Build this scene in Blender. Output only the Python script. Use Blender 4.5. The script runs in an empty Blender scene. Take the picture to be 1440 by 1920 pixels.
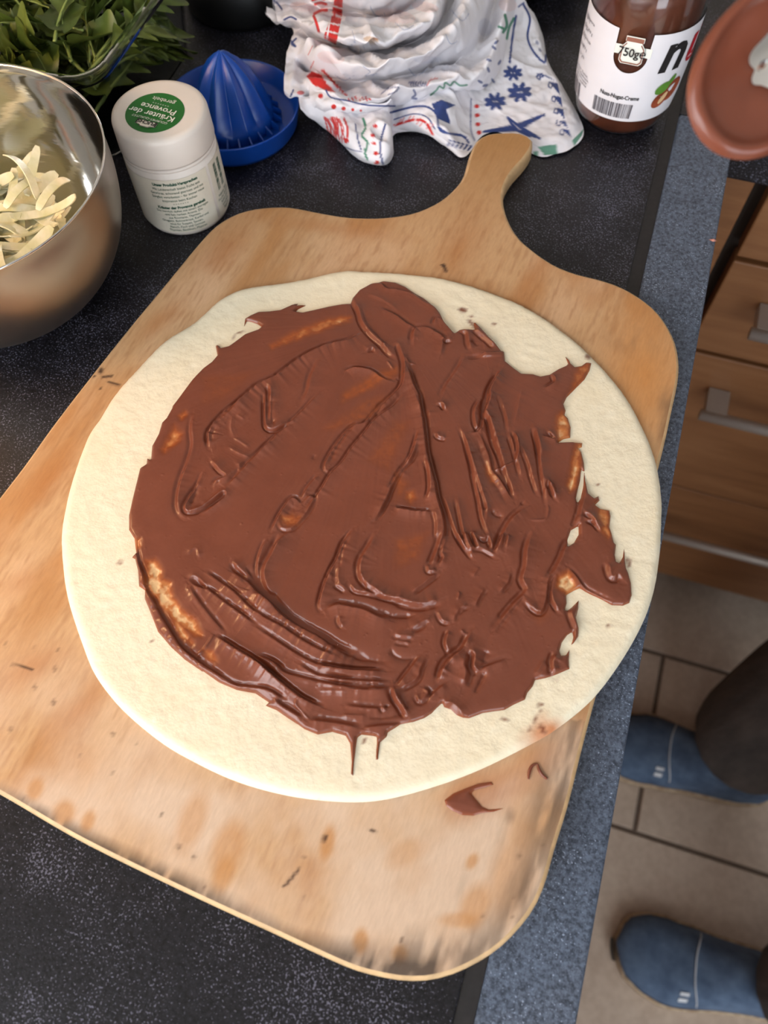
import bpy, bmesh, math, random
import numpy as np
from mathutils import Matrix, Vector

random.seed(7)
RNG = np.random.default_rng(11)
SC = bpy.context.scene
COL = SC.collection
PI = math.pi

# ------------------------------------------------------------------ camera, world, lights, exposure
ZC = 0.92                                   # height of the worktop above the floor
F_PX = 1480.0
YAW, PITCH, ROLL = [math.radians(a) for a in (-19.3, 63.7, -1.87)]
CAM = np.array([0.0, 0.0, ZC + 0.42])


def cam_axes():
    f0 = np.array([math.sin(YAW), math.cos(YAW), 0.0])
    r0 = np.array([math.cos(YAW), -math.sin(YAW), 0.0])
    f = f0 * math.cos(PITCH) + np.array([0, 0, -1.0]) * math.sin(PITCH)
    u = np.cross(r0, f)
    r = r0 * math.cos(ROLL) + u * math.sin(ROLL)
    return r, np.cross(r, f), f


CR, CU, CF = cam_axes()
cam_data = bpy.data.cameras.new('camera')
cam = bpy.data.objects.new('camera', cam_data)
COL.objects.link(cam)
M = Matrix.Identity(4)
for i in range(3):
    M[i][0], M[i][1], M[i][2], M[i][3] = CR[i], CU[i], -CF[i], CAM[i]
cam.matrix_world = M
cam_data.sensor_fit = 'VERTICAL'
cam_data.sensor_height = 36.0
cam_data.lens = 36.0 * F_PX / 1920.0
cam_data.clip_start = 0.02
cam_data.dof.use_dof = True
cam_data.dof.focus_distance = 0.46
cam_data.dof.aperture_fstop = 7.5
SC.camera = cam

world = bpy.data.worlds.new('world')
SC.world = world
world.use_nodes = True
wb = world.node_tree.nodes['Background']
wb.inputs['Color'].default_value = (0.86, 0.93, 1.0, 1)
wb.inputs['Strength'].default_value = 0.45


def area_light(name, loc, target, sx, sy, power, col):
    d = bpy.data.lights.new(name, 'AREA')
    d.shape = 'RECTANGLE'
    d.size, d.size_y, d.energy, d.color = sx, sy, power, col
    o = bpy.data.objects.new(name, d)
    COL.objects.link(o)
    o.location = loc
    o.rotation_euler = (Vector(target) - Vector(loc)).to_track_quat('-Z', 'Y').to_euler()
    return o


# daylight through the window behind and to the left of the photographer
area_light('window_daylight', (-0.62, -1.04, ZC + 0.60), (-0.06, 0.05, ZC - 0.05), 1.15, 1.10, 28.5, (0.94, 0.97, 1.0))
# added cool fill from the near right to brighten the floor; no door there
area_light('floor_fill', (1.15, -1.50, 1.05), (0.5, 0.2, 0.1), 0.9, 1.9, 24.0, (0.84, 0.92, 1.0))

SC.cycles.max_bounces = 7
SC.cycles.diffuse_bounces = 3
SC.cycles.glossy_bounces = 4
SC.cycles.transmission_bounces = 7
SC.view_settings.view_transform = 'Standard'
SC.view_settings.look = 'None'
SC.view_settings.exposure = 0.0
SC.view_settings.gamma = 1.0
SC.view_settings.use_curve_mapping = False


# ------------------------------------------------------------------ geometry helpers
def ray(px, py):
    return CF + (px - 720.0) / F_PX * CR - (py - 960.0) / F_PX * CU


def P(px, py, z=0.0):
    """point at height z above the worktop that the photograph shows at px, py"""
    d = ray(px, py)
    t = (ZC + z - CAM[2]) / d[2]
    return CAM + d * t


def PX(v):
    q = np.asarray(v, float) - CAM
    zz = q @ CF
    return 720 + F_PX * (q @ CR) / zz, 960 - F_PX * (q @ CU) / zz


_T = np.random.default_rng(5).random((256, 256))


def vnoise(x, y, seed=0):
    x = np.asarray(x, float) + seed * 17.31
    y = np.asarray(y, float) + seed * 9.73
    xi = np.floor(x).astype(int); yi = np.floor(y).astype(int)
    fx = x - xi; fy = y - yi
    fx = fx * fx * (3 - 2 * fx); fy = fy * fy * (3 - 2 * fy)
    a = _T[xi % 256, yi % 256]; b = _T[(xi + 1) % 256, yi % 256]
    c = _T[xi % 256, (yi + 1) % 256]; d = _T[(xi + 1) % 256, (yi + 1) % 256]
    return (a * (1 - fx) + b * fx) * (1 - fy) + (c * (1 - fx) + d * fx) * fy


def fbm(x, y, seed=0, oct=4):
    s = 0; a = 0.5; t = 0
    for k in range(oct):
        s = s + a * vnoise(x * 2 ** k, y * 2 ** k, seed + k * 3); t += a; a *= 0.5
    return s / t


def catmull(pts, n, closed=False):
    """n points along a smooth curve through pts, evenly spaced by arc length"""
    p = np.asarray(pts, float)
    m = len(p)
    seg = m if closed else m - 1
    out = []
    K = 12
    for i in range(seg):
        if closed:
            a, b, c, d = p[(i - 1) % m], p[i], p[(i + 1) % m], p[(i + 2) % m]
        else:
            a, b, c, d = p[max(i - 1, 0)], p[i], p[min(i + 1, m - 1)], p[min(i + 2, m - 1)]
        for k in range(K):
            t = k / K
            out.append(0.5 * (2 * b + (c - a) * t + (2 * a - 5 * b + 4 * c - d) * t * t + (3 * b - a - 3 * c + d) * t ** 3))
    if not closed:
        out.append(p[-1])
    else:
        out.append(p[0])
    out = np.array(out)
    L = np.r_[0, np.cumsum(np.linalg.norm(np.diff(out, axis=0), axis=1))]
    s = np.linspace(0, L[-1], n + 1)[:-1] if closed else np.linspace(0, L[-1], n)
    return np.stack([np.interp(s, L, out[:, k]) for k in range(out.shape[1])], 1)


def link(o, parent=None):
    COL.objects.link(o)
    if parent is not None:
        o.parent = parent
        # children are built in world coordinates; keep them there
        o.matrix_parent_inverse = Matrix.Translation(parent.location).inverted()
    return o


def build(name, verts, faces, mat=None, parent=None, smooth=True, attrs=None):
    me = bpy.data.meshes.new(name)
    v = np.asarray(verts, float)
    if isinstance(faces, np.ndarray):
        n = len(faces); k = faces.shape[1]
        me.vertices.add(len(v)); me.vertices.foreach_set('co', v.astype(np.float32).ravel())
        me.loops.add(n * k); me.loops.foreach_set('vertex_index', faces.astype(np.int32).ravel())
        me.polygons.add(n)
        me.polygons.foreach_set('loop_start', np.arange(0, n * k, k, dtype=np.int32))
        me.update(calc_edges=True)
    else:
        me.from_pydata([tuple(a) for a in v], [], [tuple(int(i) for i in f) for f in faces])
        me.update()
    if smooth and len(me.polygons):
        me.polygons.foreach_set('use_smooth', np.ones(len(me.polygons), bool))
    if attrs:
        for an, arr in attrs.items():
            arr = np.asarray(arr, np.float32)
            if arr.ndim == 1:
                a = me.attributes.new(an, 'FLOAT', 'POINT'); a.data.foreach_set('value', arr)
            else:
                if arr.shape[1] == 3:
                    arr = np.c_[arr, np.ones(len(arr), np.float32)]
                a = me.attributes.new(an, 'FLOAT_COLOR', 'POINT'); a.data.foreach_set('color', arr.astype(np.float32).ravel())
    if mat is not None:
        me.materials.append(mat)
    me.validate()
    o = bpy.data.objects.new(name, me)
    return link(o, parent)


def thing(name, label, cat, loc, group=None):
    o = bpy.data.objects.new(name, None)
    o.empty_display_size = 0.02
    o.location = tuple(loc)
    COL.objects.link(o)
    return tag(o, label, cat, group)


def tag(o, label, cat, group=None):
    o['label'] = label
    o['category'] = cat
    if group:
        o['group'] = group
    return o


def struct(o):
    o['kind'] = 'structure'
    return o


def bevel(o, w, seg=2, ang=0.6):
    m = o.modifiers.new('bevel', 'BEVEL'); m.width = w; m.segments = seg
    m.limit_method = 'ANGLE'; m.angle_limit = ang
    return o


def box(name, lo, hi, mat, parent=None, bev=0.0, smooth=False):
    x0, y0, z0 = lo; x1, y1, z1 = hi
    v = [(x0, y0, z0), (x1, y0, z0), (x1, y1, z0), (x0, y1, z0), (x0, y0, z1), (x1, y0, z1), (x1, y1, z1), (x0, y1, z1)]
    f = [(0, 3, 2, 1), (4, 5, 6, 7), (0, 1, 5, 4), (1, 2, 6, 5), (2, 3, 7, 6), (3, 0, 4, 7)]
    o = build(name, v, f, mat, parent, smooth)
    if bev:
        bevel(o, bev)
    return o


def grid_faces(nu, nv, wrap_u=False):
    i = np.arange(nu if wrap_u else nu - 1); j = np.arange(nv - 1)
    I, J = np.meshgrid(i, j, indexing='ij')
    I2 = (I + 1) % nu
    return np.stack([I * nv + J, I2 * nv + J, I2 * nv + J + 1, I * nv + J + 1], -1).reshape(-1, 4)


def lathe(name, prof, c, mat, parent=None, n=64, smooth=True, mod=None):
    """prof: (r, z above worktop) list; c: centre x, y. Ends with r==0 are closed by tiny rings"""
    pr = np.array(prof, float)
    a = np.linspace(0, 2 * PI, n, endpoint=False)
    R = np.maximum(pr[None, :, 0], 1e-5).repeat(n, 0)
    Z = pr[None, :, 1].repeat(n, 0)
    A = a[:, None].repeat(len(pr), 1)
    if mod is not None:
        R = mod(A, R, Z)
    v = np.stack([c[0] + R * np.cos(A), c[1] + R * np.sin(A), ZC + Z], -1).reshape(-1, 3)
    f = grid_faces(n, len(pr), True)
    return build(name, v, f, mat, parent, smooth)


def tube_mesh(path, rad, n=8, flat=1.0):
    p = np.asarray(path, float); m = len(p)
    rad = np.broadcast_to(np.asarray(rad, float), (m,))
    t = np.gradient(p, axis=0); t /= np.linalg.norm(t, axis=1)[:, None] + 1e-12
    up = np.array([0, 0, 1.0]) if abs(t[:, 2]).mean() < 0.9 else np.array([1.0, 0, 0])
    s = np.cross(t, up); s /= np.linalg.norm(s, axis=1)[:, None] + 1e-12
    b = np.cross(s, t)
    a = np.linspace(0, 2 * PI, n, endpoint=False)
    v = p[:, None, :] + rad[:, None, None] * (np.cos(a)[None, :, None] * s[:, None, :] + flat * np.sin(a)[None, :, None] * b[:, None, :])
    V = v.reshape(-1, 3)
    fc = []
    for i in range(m - 1):
        for j in range(n):
            k = (j + 1) % n
            fc.append((i * n + j, i * n + k, (i + 1) * n + k, (i + 1) * n + j))
    fc.append(tuple(range(n))[::-1]); fc.append(tuple((m - 1) * n + j for j in range(n)))
    return V, fc


def tube(name, path, rad, mat, parent=None, n=8, flat=1.0):
    V, fc = tube_mesh(path, rad, n, flat)
    return build(name, V, fc, mat, parent)


def sdf(q, poly):
    """signed distance (positive inside) and nearest boundary point"""
    p = np.asarray(poly, float); nx = np.roll(p, -1, 0)
    best = np.full(len(q), 1e18); near = np.zeros_like(q); ins = np.zeros(len(q), bool)
    for a, b in zip(p, nx):
        d = b - a; L = d @ d + 1e-18
        t = np.clip(((q - a) @ d) / L, 0, 1)
        c = a + t[:, None] * d
        e = ((q - c) ** 2).sum(1)
        m = e < best
        best[m] = e[m]; near[m] = c[m]
        cr = ((a[1] > q[:, 1]) != (b[1] > q[:, 1]))
        if cr.any():
            xi = a[0] + (q[:, 1] - a[1]) / (b[1] - a[1] + 1e-18) * d[0]
            ins ^= cr & (q[:, 0] < xi)
    return np.where(ins, 1, -1) * np.sqrt(best), near


def sheet(poly, res, holes=(), band=16.0):
    """square grid clipped to an outline: verts (n,2), quads, distance from the edge (up to band cells)"""
    p = np.asarray(poly, float)
    lo = p.min(0) - res * 1.5; hi = p.max(0) + res * 1.5
    xs = np.arange(lo[0], hi[0], res); ys = np.arange(lo[1], hi[1], res)
    nx, ny = len(xs), len(ys)
    mg = band * res
    best = np.full((nx, ny), mg * mg); near = np.zeros((nx, ny, 2)); ins = np.zeros((nx, ny), bool)
    for k, pl in enumerate([p] + [np.asarray(h, float) for h in holes]):
        pin = np.zeros((nx, ny), bool)
        for a, b in zip(pl, np.roll(pl, -1, 0)):
            i0, i1 = np.searchsorted(xs, (min(a[0], b[0]) - mg, max(a[0], b[0]) + mg))
            j0, j1 = np.searchsorted(ys, (min(a[1], b[1]) - mg, max(a[1], b[1]) + mg))
            d = b - a
            gx = xs[i0:i1, None]; gy = ys[None, j0:j1]
            t = np.clip(((gx - a[0]) * d[0] + (gy - a[1]) * d[1]) / (d @ d + 1e-18), 0, 1)
            cx = a[0] + t * d[0]; cy = a[1] + t * d[1]
            e = (gx - cx) ** 2 + (gy - cy) ** 2
            sub = best[i0:i1, j0:j1]; m = e < sub
            sub[m] = e[m]
            nr_ = near[i0:i1, j0:j1]; nr_[m, 0] = cx[m]; nr_[m, 1] = cy[m]
            for j in range(*np.searchsorted(ys, (min(a[1], b[1]), max(a[1], b[1])))):
                xi = a[0] + (ys[j] - a[1]) / (d[1] + 1e-18) * d[0]
                pin[:np.searchsorted(xs, xi), j] ^= True
        ins = pin if k == 0 else ins & ~pin
    sd = (np.where(ins, 1, -1) * np.sqrt(best)).ravel()
    near = near.reshape(-1, 2)
    X, Y = np.meshgrid(xs, ys, indexing='ij')
    q = np.stack([X.ravel(), Y.ravel()], 1)
    f = grid_faces(nx, ny)
    keep = (sd[f] > 0).any(1)
    f = f[keep]
    out = sd <= 0
    q = np.where(out[:, None], near, q); sd = np.maximum(sd, 0)
    used = np.unique(f)
    remap = np.full(len(q), -1); remap[used] = np.arange(len(used))
    return q[used], remap[f], sd[used]


def poly_dist(q, line):
    """signed distance (left of travel positive), fraction along, total length; line (m,2)"""
    best = np.full(len(q), 1e18); sg = np.zeros(len(q)); al = np.zeros(len(q))
    acc = 0.0
    for a, b in zip(line[:-1], line[1:]):
        d = b - a; L = math.hypot(*d) + 1e-12
        t = np.clip(((q - a) @ d) / L / L, 0, 1)
        c = a + t[:, None] * d
        e = q - c; e2 = (e ** 2).sum(1)
        m = e2 < best
        best[m] = e2[m]
        sg[m] = np.sign(d[0] * e[m, 1] - d[1] * e[m, 0])
        al[m] = acc + t[m] * L
        acc += L
    return np.sqrt(best) * np.where(sg == 0, 1, sg), al, acc


# ------------------------------------------------------------------ materials
def srgb(r, g, b):
    f = lambda c: (c / 255 / 12.92) if c <= 10.3 else ((c / 255 + 0.055) / 1.055) ** 2.4
    return (f(r), f(g), f(b), 1.0)


class Mat:
    def __init__(s, name, col=(0.5, 0.5, 0.5, 1), rough=0.5, **kw):
        s.m = bpy.data.materials.new(name); s.m.use_nodes = True
        s.t = s.m.node_tree; s.b = s.t.nodes['Principled BSDF']
        s.b.inputs['Base Color'].default_value = col
        s.b.inputs['Roughness'].default_value = rough
        for k, v in kw.items():
            s.b.inputs[k.replace('_', ' ')].default_value = v

    def n(s, typ, **kw):
        nd = s.t.nodes.new(typ)
        for k, v in kw.items():
            if k in nd.inputs.keys() if hasattr(nd.inputs, 'keys') else False:
                nd.inputs[k].default_value = v
            else:
                setattr(nd, k, v)
        return nd

    def l(s, a, b):
        s.t.links.new(a, b)

    def coord(s, scale=(1, 1, 1), rot=(0, 0, 0)):
        tc = s.n('ShaderNodeTexCoord'); mp = s.n('ShaderNodeMapping')
        mp.inputs['Scale'].default_value = scale; mp.inputs['Rotation'].default_value = rot
        s.l(tc.outputs['Object'], mp.inputs['Vector'])
        return mp.outputs['Vector']

    def noise(s, vec, scale, detail=4, rough=0.55, dist=0.0):
        nd = s.n('ShaderNodeTexNoise')
        nd.inputs['Scale'].default_value = scale; nd.inputs['Detail'].default_value = detail
        nd.inputs['Roughness'].default_value = rough; nd.inputs['Distortion'].default_value = dist
        if vec is not None:
            s.l(vec, nd.inputs['Vector'])
        return nd.outputs['Fac']

    def ramp(s, fac, stops, interp='LINEAR'):
        nd = s.n('ShaderNodeValToRGB'); cr = nd.color_ramp; cr.interpolation = interp
        while len(cr.elements) < len(stops):
            cr.elements.new(0.5)
        for e, (p, c) in zip(cr.elements, stops):
            e.position = p; e.color = c if len(c) == 4 else (*c, 1)
        s.l(fac, nd.inputs['Fac'])
        return nd.outputs['Color']

    def mix(s, fac, a, b, blend='MIX'):
        nd = s.n('ShaderNodeMix'); nd.data_type = 'RGBA'; nd.blend_type = blend
        for inp, val in ((nd.inputs[0], fac), (nd.inputs[6], a), (nd.inputs[7], b)):
            if hasattr(val, 'links'):
                s.l(val, inp)
            else:
                inp.default_value = val
        return nd.outputs[2]

    def attr(s, name, out='Color'):
        nd = s.n('ShaderNodeAttribute'); nd.attribute_name = name
        return nd.outputs[out]

    def base(s, c):
        s.l(c, s.b.inputs['Base Color']); return s

    def bump(s, h, strength=0.3, dist=0.001):
        nd = s.n('ShaderNodeBump'); nd.inputs['Strength'].default_value = strength
        nd.inputs['Distance'].default_value = dist
        s.l(h, nd.inputs['Height']); s.l(nd.outputs['Normal'], s.b.inputs['Normal']); return s


def simple(name, col, rough=0.5, nscale=60, amt=0.12, bumpd=0.0, **kw):
    """plain colour with slight procedural mottling"""
    m = Mat(name, col, rough, **kw)
    v = m.coord()
    f = m.noise(v, nscale, 3)
    dark = tuple(c * (1 - amt) for c in col[:3]) + (1,)
    lite = tuple(min(1, c * (1 + amt)) for c in col[:3]) + (1,)
    m.base(m.ramp(f, [(0.3, dark), (0.7, lite)]))
    if bumpd:
        m.bump(f, 0.5, bumpd)
    return m.m

# ------------------------------------------------------------------ setting: floor, walls, ceiling, window
def tile_mat():
    m = Mat('floor_tile', rough=0.42)
    v = m.coord()
    c = m.ramp(m.noise(v, 6, 5), [(0.3, srgb(186, 163, 144)), (0.7, srgb(208, 188, 168))])
    m.base(m.mix(0.25, c, m.ramp(m.noise(v, 90, 3), [(0.35, srgb(164, 142, 124)), (0.65, srgb(216, 198, 180))])))
    return m.m


GROUT = simple('grout', srgb(112, 96, 84), 0.9, 200)
TILE = tile_mat()
WALLM = simple('wall_paint', srgb(225, 216, 204), 0.85, 12, 0.05)
CEILM = simple('ceiling_paint', srgb(236, 232, 226), 0.9, 8, 0.03)

floor = struct(box('floor', (-1.6, -1.75, -0.06), (2.3, 1.4, -0.004), GROUT))
TS = 0.2985
x_j, y_j = 0.3266, 0.2069                      # a joint crossing seen in the photograph
tile_v = bpy.data.meshes.new('tile')
gw = 0.0035
hb = TS / 2 - gw
tb = bmesh.new()
bmesh.ops.create_cube(tb, size=1.0)
bmesh.ops.scale(tb, vec=(2 * hb, 2 * hb, 0.006), verts=tb.verts)
bmesh.ops.bevel(tb, geom=[e for e in tb.edges if all(v.co.z > 0 for v in e.verts)], offset=0.0012, segments=1, affect='EDGES')
tb.to_mesh(tile_v); tb.free()
tile_v.materials.append(TILE)
for j in range(-6, 4):
    # rows of the floor are laid in running bond; every other row is shifted
    y0 = y_j + TS * j + TS / 2
    for i in range(-4, 7):
        x0 = x_j + TS * i + TS / 2 + (0.0 if j % 2 == 0 else -0.07)
        if x0 - hb < -0.7 or x0 + hb > 2.3 or y0 + hb > 1.4 or y0 - hb < -1.75 or x0 + hb < 0.0:
            continue
        t = bpy.data.objects.new('tile', tile_v)
        t.location = (x0, y0, -0.003)
        COL.objects.link(t); t.parent = floor

XB = -0.62                                      # wall behind the worktop
wall_left = struct(box('wall_left', (XB - 0.1, -0.30, 0), (XB, 1.4, 2.5), WALLM))
wall_back = struct(box('wall_back', (XB, 1.22, 0), (2.3, 1.4, 2.5), WALLM))
ceiling = struct(box('ceiling', (-1.6, -1.65, 2.5), (2.3, 1.22, 2.6), CEILM))
# front wall with the window opening
yf = -1.10
wv = [(-1.6, 0), (0.55, 0), (0.55, 2.5), (-1.6, 2.5), (-1.28, ZC + 0.05), (0.05, ZC + 0.05), (0.05, ZC + 1.28), (-1.28, ZC + 1.28)]
fv = [(x, yf, z) for x, z in wv] + [(x, yf - 0.1, z) for x, z in wv]
ff = [(0, 1, 5, 4), (1, 2, 6, 5), (2, 3, 7, 6), (3, 0, 4, 7), (8, 12, 13, 9), (9, 13, 14, 10), (10, 14, 15, 11), (11, 15, 12, 8),
      (4, 5, 13, 12), (5, 6, 14, 13), (6, 7, 15, 14), (7, 4, 12, 15), (0, 8, 9, 1), (1, 9, 10, 2), (2, 10, 11, 3), (3, 11, 8, 0)]
wall_front = struct(build('wall_front', fv, ff, WALLM, None, False))
WHITE_PVC = simple('window_frame_white', srgb(238, 238, 236), 0.35, 30, 0.02)
glass_m = Mat('window_glass', (1, 1, 1, 1), 0.0, Transmission_Weight=1.0, IOR=1.02).m
win = thing('window_1', 'white window behind the photographer', 'window', (-0.62, yf - 0.05, ZC + 0.05))
del win['label'], win['category']
struct(win)
for lo, hi in (((-1.28, yf - 0.08, ZC + 0.05), (-1.22, yf - 0.02, ZC + 1.28)), ((-0.01, yf - 0.08, ZC + 0.05), (0.05, yf - 0.02, ZC + 1.28)),
               ((-1.22, yf - 0.08, ZC + 0.05), (-0.01, yf - 0.02, ZC + 0.11)), ((-1.22, yf - 0.08, ZC + 1.22), (-0.01, yf - 0.02, ZC + 1.28)),
               ((-0.645, yf - 0.08, ZC + 0.11), (-0.585, yf - 0.02, ZC + 1.22))):
    box('window_bar', lo, hi, WHITE_PVC, win, 0.004)
box('pane', (-1.22, yf - 0.056, ZC + 0.11), (-0.645, yf - 0.05, ZC + 1.22), glass_m, win)
box('pane', (-0.585, yf - 0.056, ZC + 0.11), (-0.01, yf - 0.05, ZC + 1.22), glass_m, win)

# ------------------------------------------------------------------ worktop with front strip, cabinets below
XE = 0.0915                                     # front edge of the worktop
YR = 0.585                                      # front edge of the return along the back wall


def stone_mat(name, dark, lite, fleck, rough, lo, scale):
    m = Mat(name, rough=rough)
    v = m.coord()
    c = m.ramp(m.noise(v, scale, 4, 0.7), [(0.36, dark), (0.64, lite)])
    big = m.noise(v, 30, 3, 0.6)
    f1 = m.noise(v, scale * 1.9, 2, 0.5)
    add = m.n('ShaderNodeMath', operation='MULTIPLY_ADD'); m.l(big, add.inputs[0]); add.inputs[1].default_value = 0.35; m.l(f1, add.inputs[2])
    fl = m.ramp(add.outputs[0], [(lo, (0, 0, 0)), (lo + 0.10, (1, 1, 1))])
    m.base(m.mix(fl, c, fleck))
    m.bump(m.noise(v, scale * 1.5, 2, 0.6), 0.3, 0.0005)
    m.b.inputs['Specular IOR Level'].default_value = 0.35
    return m.m


STONE = stone_mat('dark_laminate_stone', srgb(9, 8, 11), srgb(31, 30, 36), srgb(104, 104, 120), 0.36, 0.76, 460)
STRIP = stone_mat('grey_laminate_strip', srgb(52, 59, 71), srgb(104, 115, 134), srgb(170, 184, 208), 0.40, 0.80, 480)
GROOVE = simple('seam_dark', srgb(30, 27, 28), 0.6, 300, 0.3)

wt = thing('worktop', 'dark speckled kitchen worktop carrying the board, with a grey front strip', 'worktop', (-0.26, 0.2, ZC - 0.04))
bevel(box('surface', (XB, -0.95, ZC - 0.04), (0.0385, 1.22, ZC), STONE, wt), 0.0008, 2)
bevel(box('return_surface', (XE + 0.0, YR, ZC - 0.04), (2.2, 1.22, ZC - 0.0002), STONE, wt), 0.003, 2)
bevel(box('corner_surface', (0.0475, YR + 0.012, ZC - 0.04), (XE, 1.22, ZC - 0.0003), STONE, wt), 0.0005, 1)
box('seam', (0.0385, -0.95, ZC - 0.04), (0.0475, 1.22, ZC - 0.0012), GROOVE, wt)
bevel(box('front_strip', (0.0475, -0.95, ZC - 0.04), (XE, YR + 0.012, ZC), STRIP, wt), 0.0022, 3)

WOODC = Mat('drawer_wood', rough=0.45)
_v = WOODC.coord((1.0, 1.0, 9.0))
WOODC.base(WOODC.ramp(WOODC.noise(_v, 7, 5, 0.6, 0.4), [(0.25, srgb(128, 84, 50)), (0.55, srgb(148, 100, 62)), (0.8, srgb(162, 114, 74))]))
WOODC = WOODC.m
DARKGAP = simple('carcass_dark', srgb(40, 28, 20), 0.7)
STEEL = Mat('brushed_steel', srgb(196, 194, 190), 0.5, Metallic=0.7)
_v = STEEL.coord((1, 1, 40))
STEEL.bump(STEEL.noise(_v, 60, 2), 0.08, 0.0003)
STEEL = STEEL.m

# base cabinet below the worktop (only its top edge of shadow shows)
cab = thing('base_cabinet', 'wood fronted base cabinet below the dark worktop', 'cabinet', (-0.25, -0.2, 0))
box('body', (XB + 0.005, -0.94, 0.10), (0.045, 0.60, ZC - 0.041), DARKGAP, cab)
box('plinth', (XB + 0.005, -0.94, 0.002), (0.0, 0.60, 0.10), DARKGAP, cab)
for k in range(3):
    y0 = -0.938 + 0.512 * k
    d = box('door', (0.0455, y0 + 0.002, 0.105), (0.0645, y0 + 0.508, ZC - 0.045), WOODC, cab, 0.002)
    box('handle', (0.066, y0 + 0.15, ZC - 0.12), (0.084, y0 + 0.36, ZC - 0.108), STEEL, d, 0.003)

# drawer cabinet under the return, seen beyond the front edge
YD = 0.606
dr = thing('drawer_cabinet', 'light brown wooden drawer unit with steel bar handles standing on the tiles', 'cabinet', (0.45, YD + 0.3, 0))
box('carcass', (0.1275, YD + 0.022, 0.10), (0.80, 1.2, ZC - 0.042), DARKGAP, dr)
box('plinth', (0.10, YD + 0.06, 0.002), (0.80, YD + 0.075, 0.10), DARKGAP, dr)
fil = box('filler_panel', (0.0655, YD, 0.10), (0.1265, YD + 0.02, ZC - 0.045), WOODC, dr, 0.0015)
zz = [ZC - 0.045, ZC - 0.137, ZC - 0.270, ZC - 0.543, ZC - 0.820]
for k in range(4):
    g = 0.003 if k < 2 else 0.0015
    d = box('drawer_front', (0.1405, YD, zz[k + 1] + g), (0.798, YD + 0.02, zz[k] - (0.003 if k in (1, 2) else 0.0015)), WOODC, dr, 0.0015)
    # bar handle on two posts
    zh = [ZC - 0.080, ZC - 0.188, ZC - 0.328, ZC - 0.622][k]
    h = tube('handle', [(0.178, YD - 0.036, zh), (0.50, YD - 0.036, zh), (0.748, YD - 0.036, zh)], 0.0065, STEEL, d, 12)
    for xp in (0.182, 0.718):
        box('handle_post', (xp, YD - 0.034, zh - 0.006), (xp + 0.024, YD - 0.0005, zh + 0.006), STEEL, d, 0.001)

# ------------------------------------------------------------------ chopping board
BT = 0.015
bpx = [(945, 247), (915, 250), (893, 263), (880, 290), (868, 330), (848, 356), (820, 378), (780, 396), (740, 404), (700, 407), (650, 405), (600, 397),
       (560, 389), (530, 386), (490, 388), (455, 395), (425, 408), (398, 427), (370, 457), (345, 487), (300, 542), (250, 602), (190.6, 676), (103, 789), (47, 867), (0, 928)]
outl = [P(x, y, BT)[:2] for x, y in bpx]
outl += [(-0.2925, 0.070), (-0.2965, 0.035), (-0.290, 0.010), (-0.268, -0.004), (-0.238, -0.0095)]
outl += [P(x, y, BT)[:2] for x, y in [(0, 1491), (150, 1578), (350, 1676), (510, 1750), (600, 1792), (660, 1818), (710, 1832), (760, 1840), (810, 1838), (868, 1820), (935, 1780),
                                      (990, 1722), (1020, 1666), (1042, 1590), (1068, 1505), (1099, 1380), (1150, 1190), (1205, 985), (1240, 862), (1262, 765), (1274, 705), (1273, 665), (1262, 627), (1235, 585), (1200, 556),
                                      (1160, 534), (1120, 521), (1080, 511), (1040, 495), (1000, 468), (970, 440), (951, 405), (944, 370), (949, 345), (962, 322), (980, 302), (995, 282), (1000, 264), (985, 251), (965, 247)]]
OUT = catmull(np.array(outl), 260, True)


def inset(poly, d):
    t = np.roll(poly, -1, 0) - np.roll(poly, 1, 0)
    t /= np.linalg.norm(t, axis=1)[:, None]
    n = np.stack([-t[:, 1], t[:, 0]], 1)
    a = 0.5 * np.sum(poly[:, 0] * np.roll(poly[:, 1], -1) - np.roll(poly[:, 0], -1) * poly[:, 1])
    return poly + n * d * (1 if a > 0 else -1)


def seg_paint(px, py, pts, w):
    """soft mask 0..1 along a polyline in photograph units"""
    q = np.stack([px, py], 1)
    d, _, _ = poly_dist(q, np.array(pts, float))
    return np.clip(1.5 - np.abs(d) / w, 0, 1)


def blob(px, py, cx, cy, rx, ry, ang=0, soft=0.5):
    a = math.radians(ang); dx = px - cx; dy = py - cy
    u = (dx * math.cos(a) + dy * math.sin(a)) / rx; v = (-dx * math.sin(a) + dy * math.cos(a)) / ry
    r = np.sqrt(u * u + v * v)
    return np.clip((1 + soft - r) / (2 * soft), 0, 1)


def lin(*c):
    return np.array(srgb(*c)[:3])


def lerp(c, m, col):
    return c + (col - c) * m[:, None]


top_in = inset(OUT, 0.0022)
q, fq, sd = sheet(top_in, 0.0013)
v3 = np.c_[q, np.full(len(q), ZC + BT)]
bx, by = PX(v3)
ax = math.radians(85)                            # grain runs along the handle
gu = q[:, 0] * math.cos(ax) + q[:, 1] * math.sin(ax)
gv = -q[:, 0] * math.sin(ax) + q[:, 1] * math.cos(ax)
n1 = fbm(gu * 14, gv * 40, 1); n2 = fbm(gu * 30, gv * 30, 4); n3 = fbm(gu * 60, gv * 520, 7, 3); n4 = fbm(gu * 9, gv * 16, 9)
colr = np.broadcast_to(lin(204, 162, 118), (len(q), 3)).copy()
colr = lerp(colr, np.clip((n1 - 0.45) * 4, 0, 1) * 0.8, lin(186, 130, 76))
colr = lerp(colr, np.clip((n4 - 0.52) * 5, 0, 1) * 0.7, lin(220, 182, 146))
colr = lerp(colr, np.clip((n3 - 0.55) * 5, 0, 1) * 0.45, lin(166, 116, 72))
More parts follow.
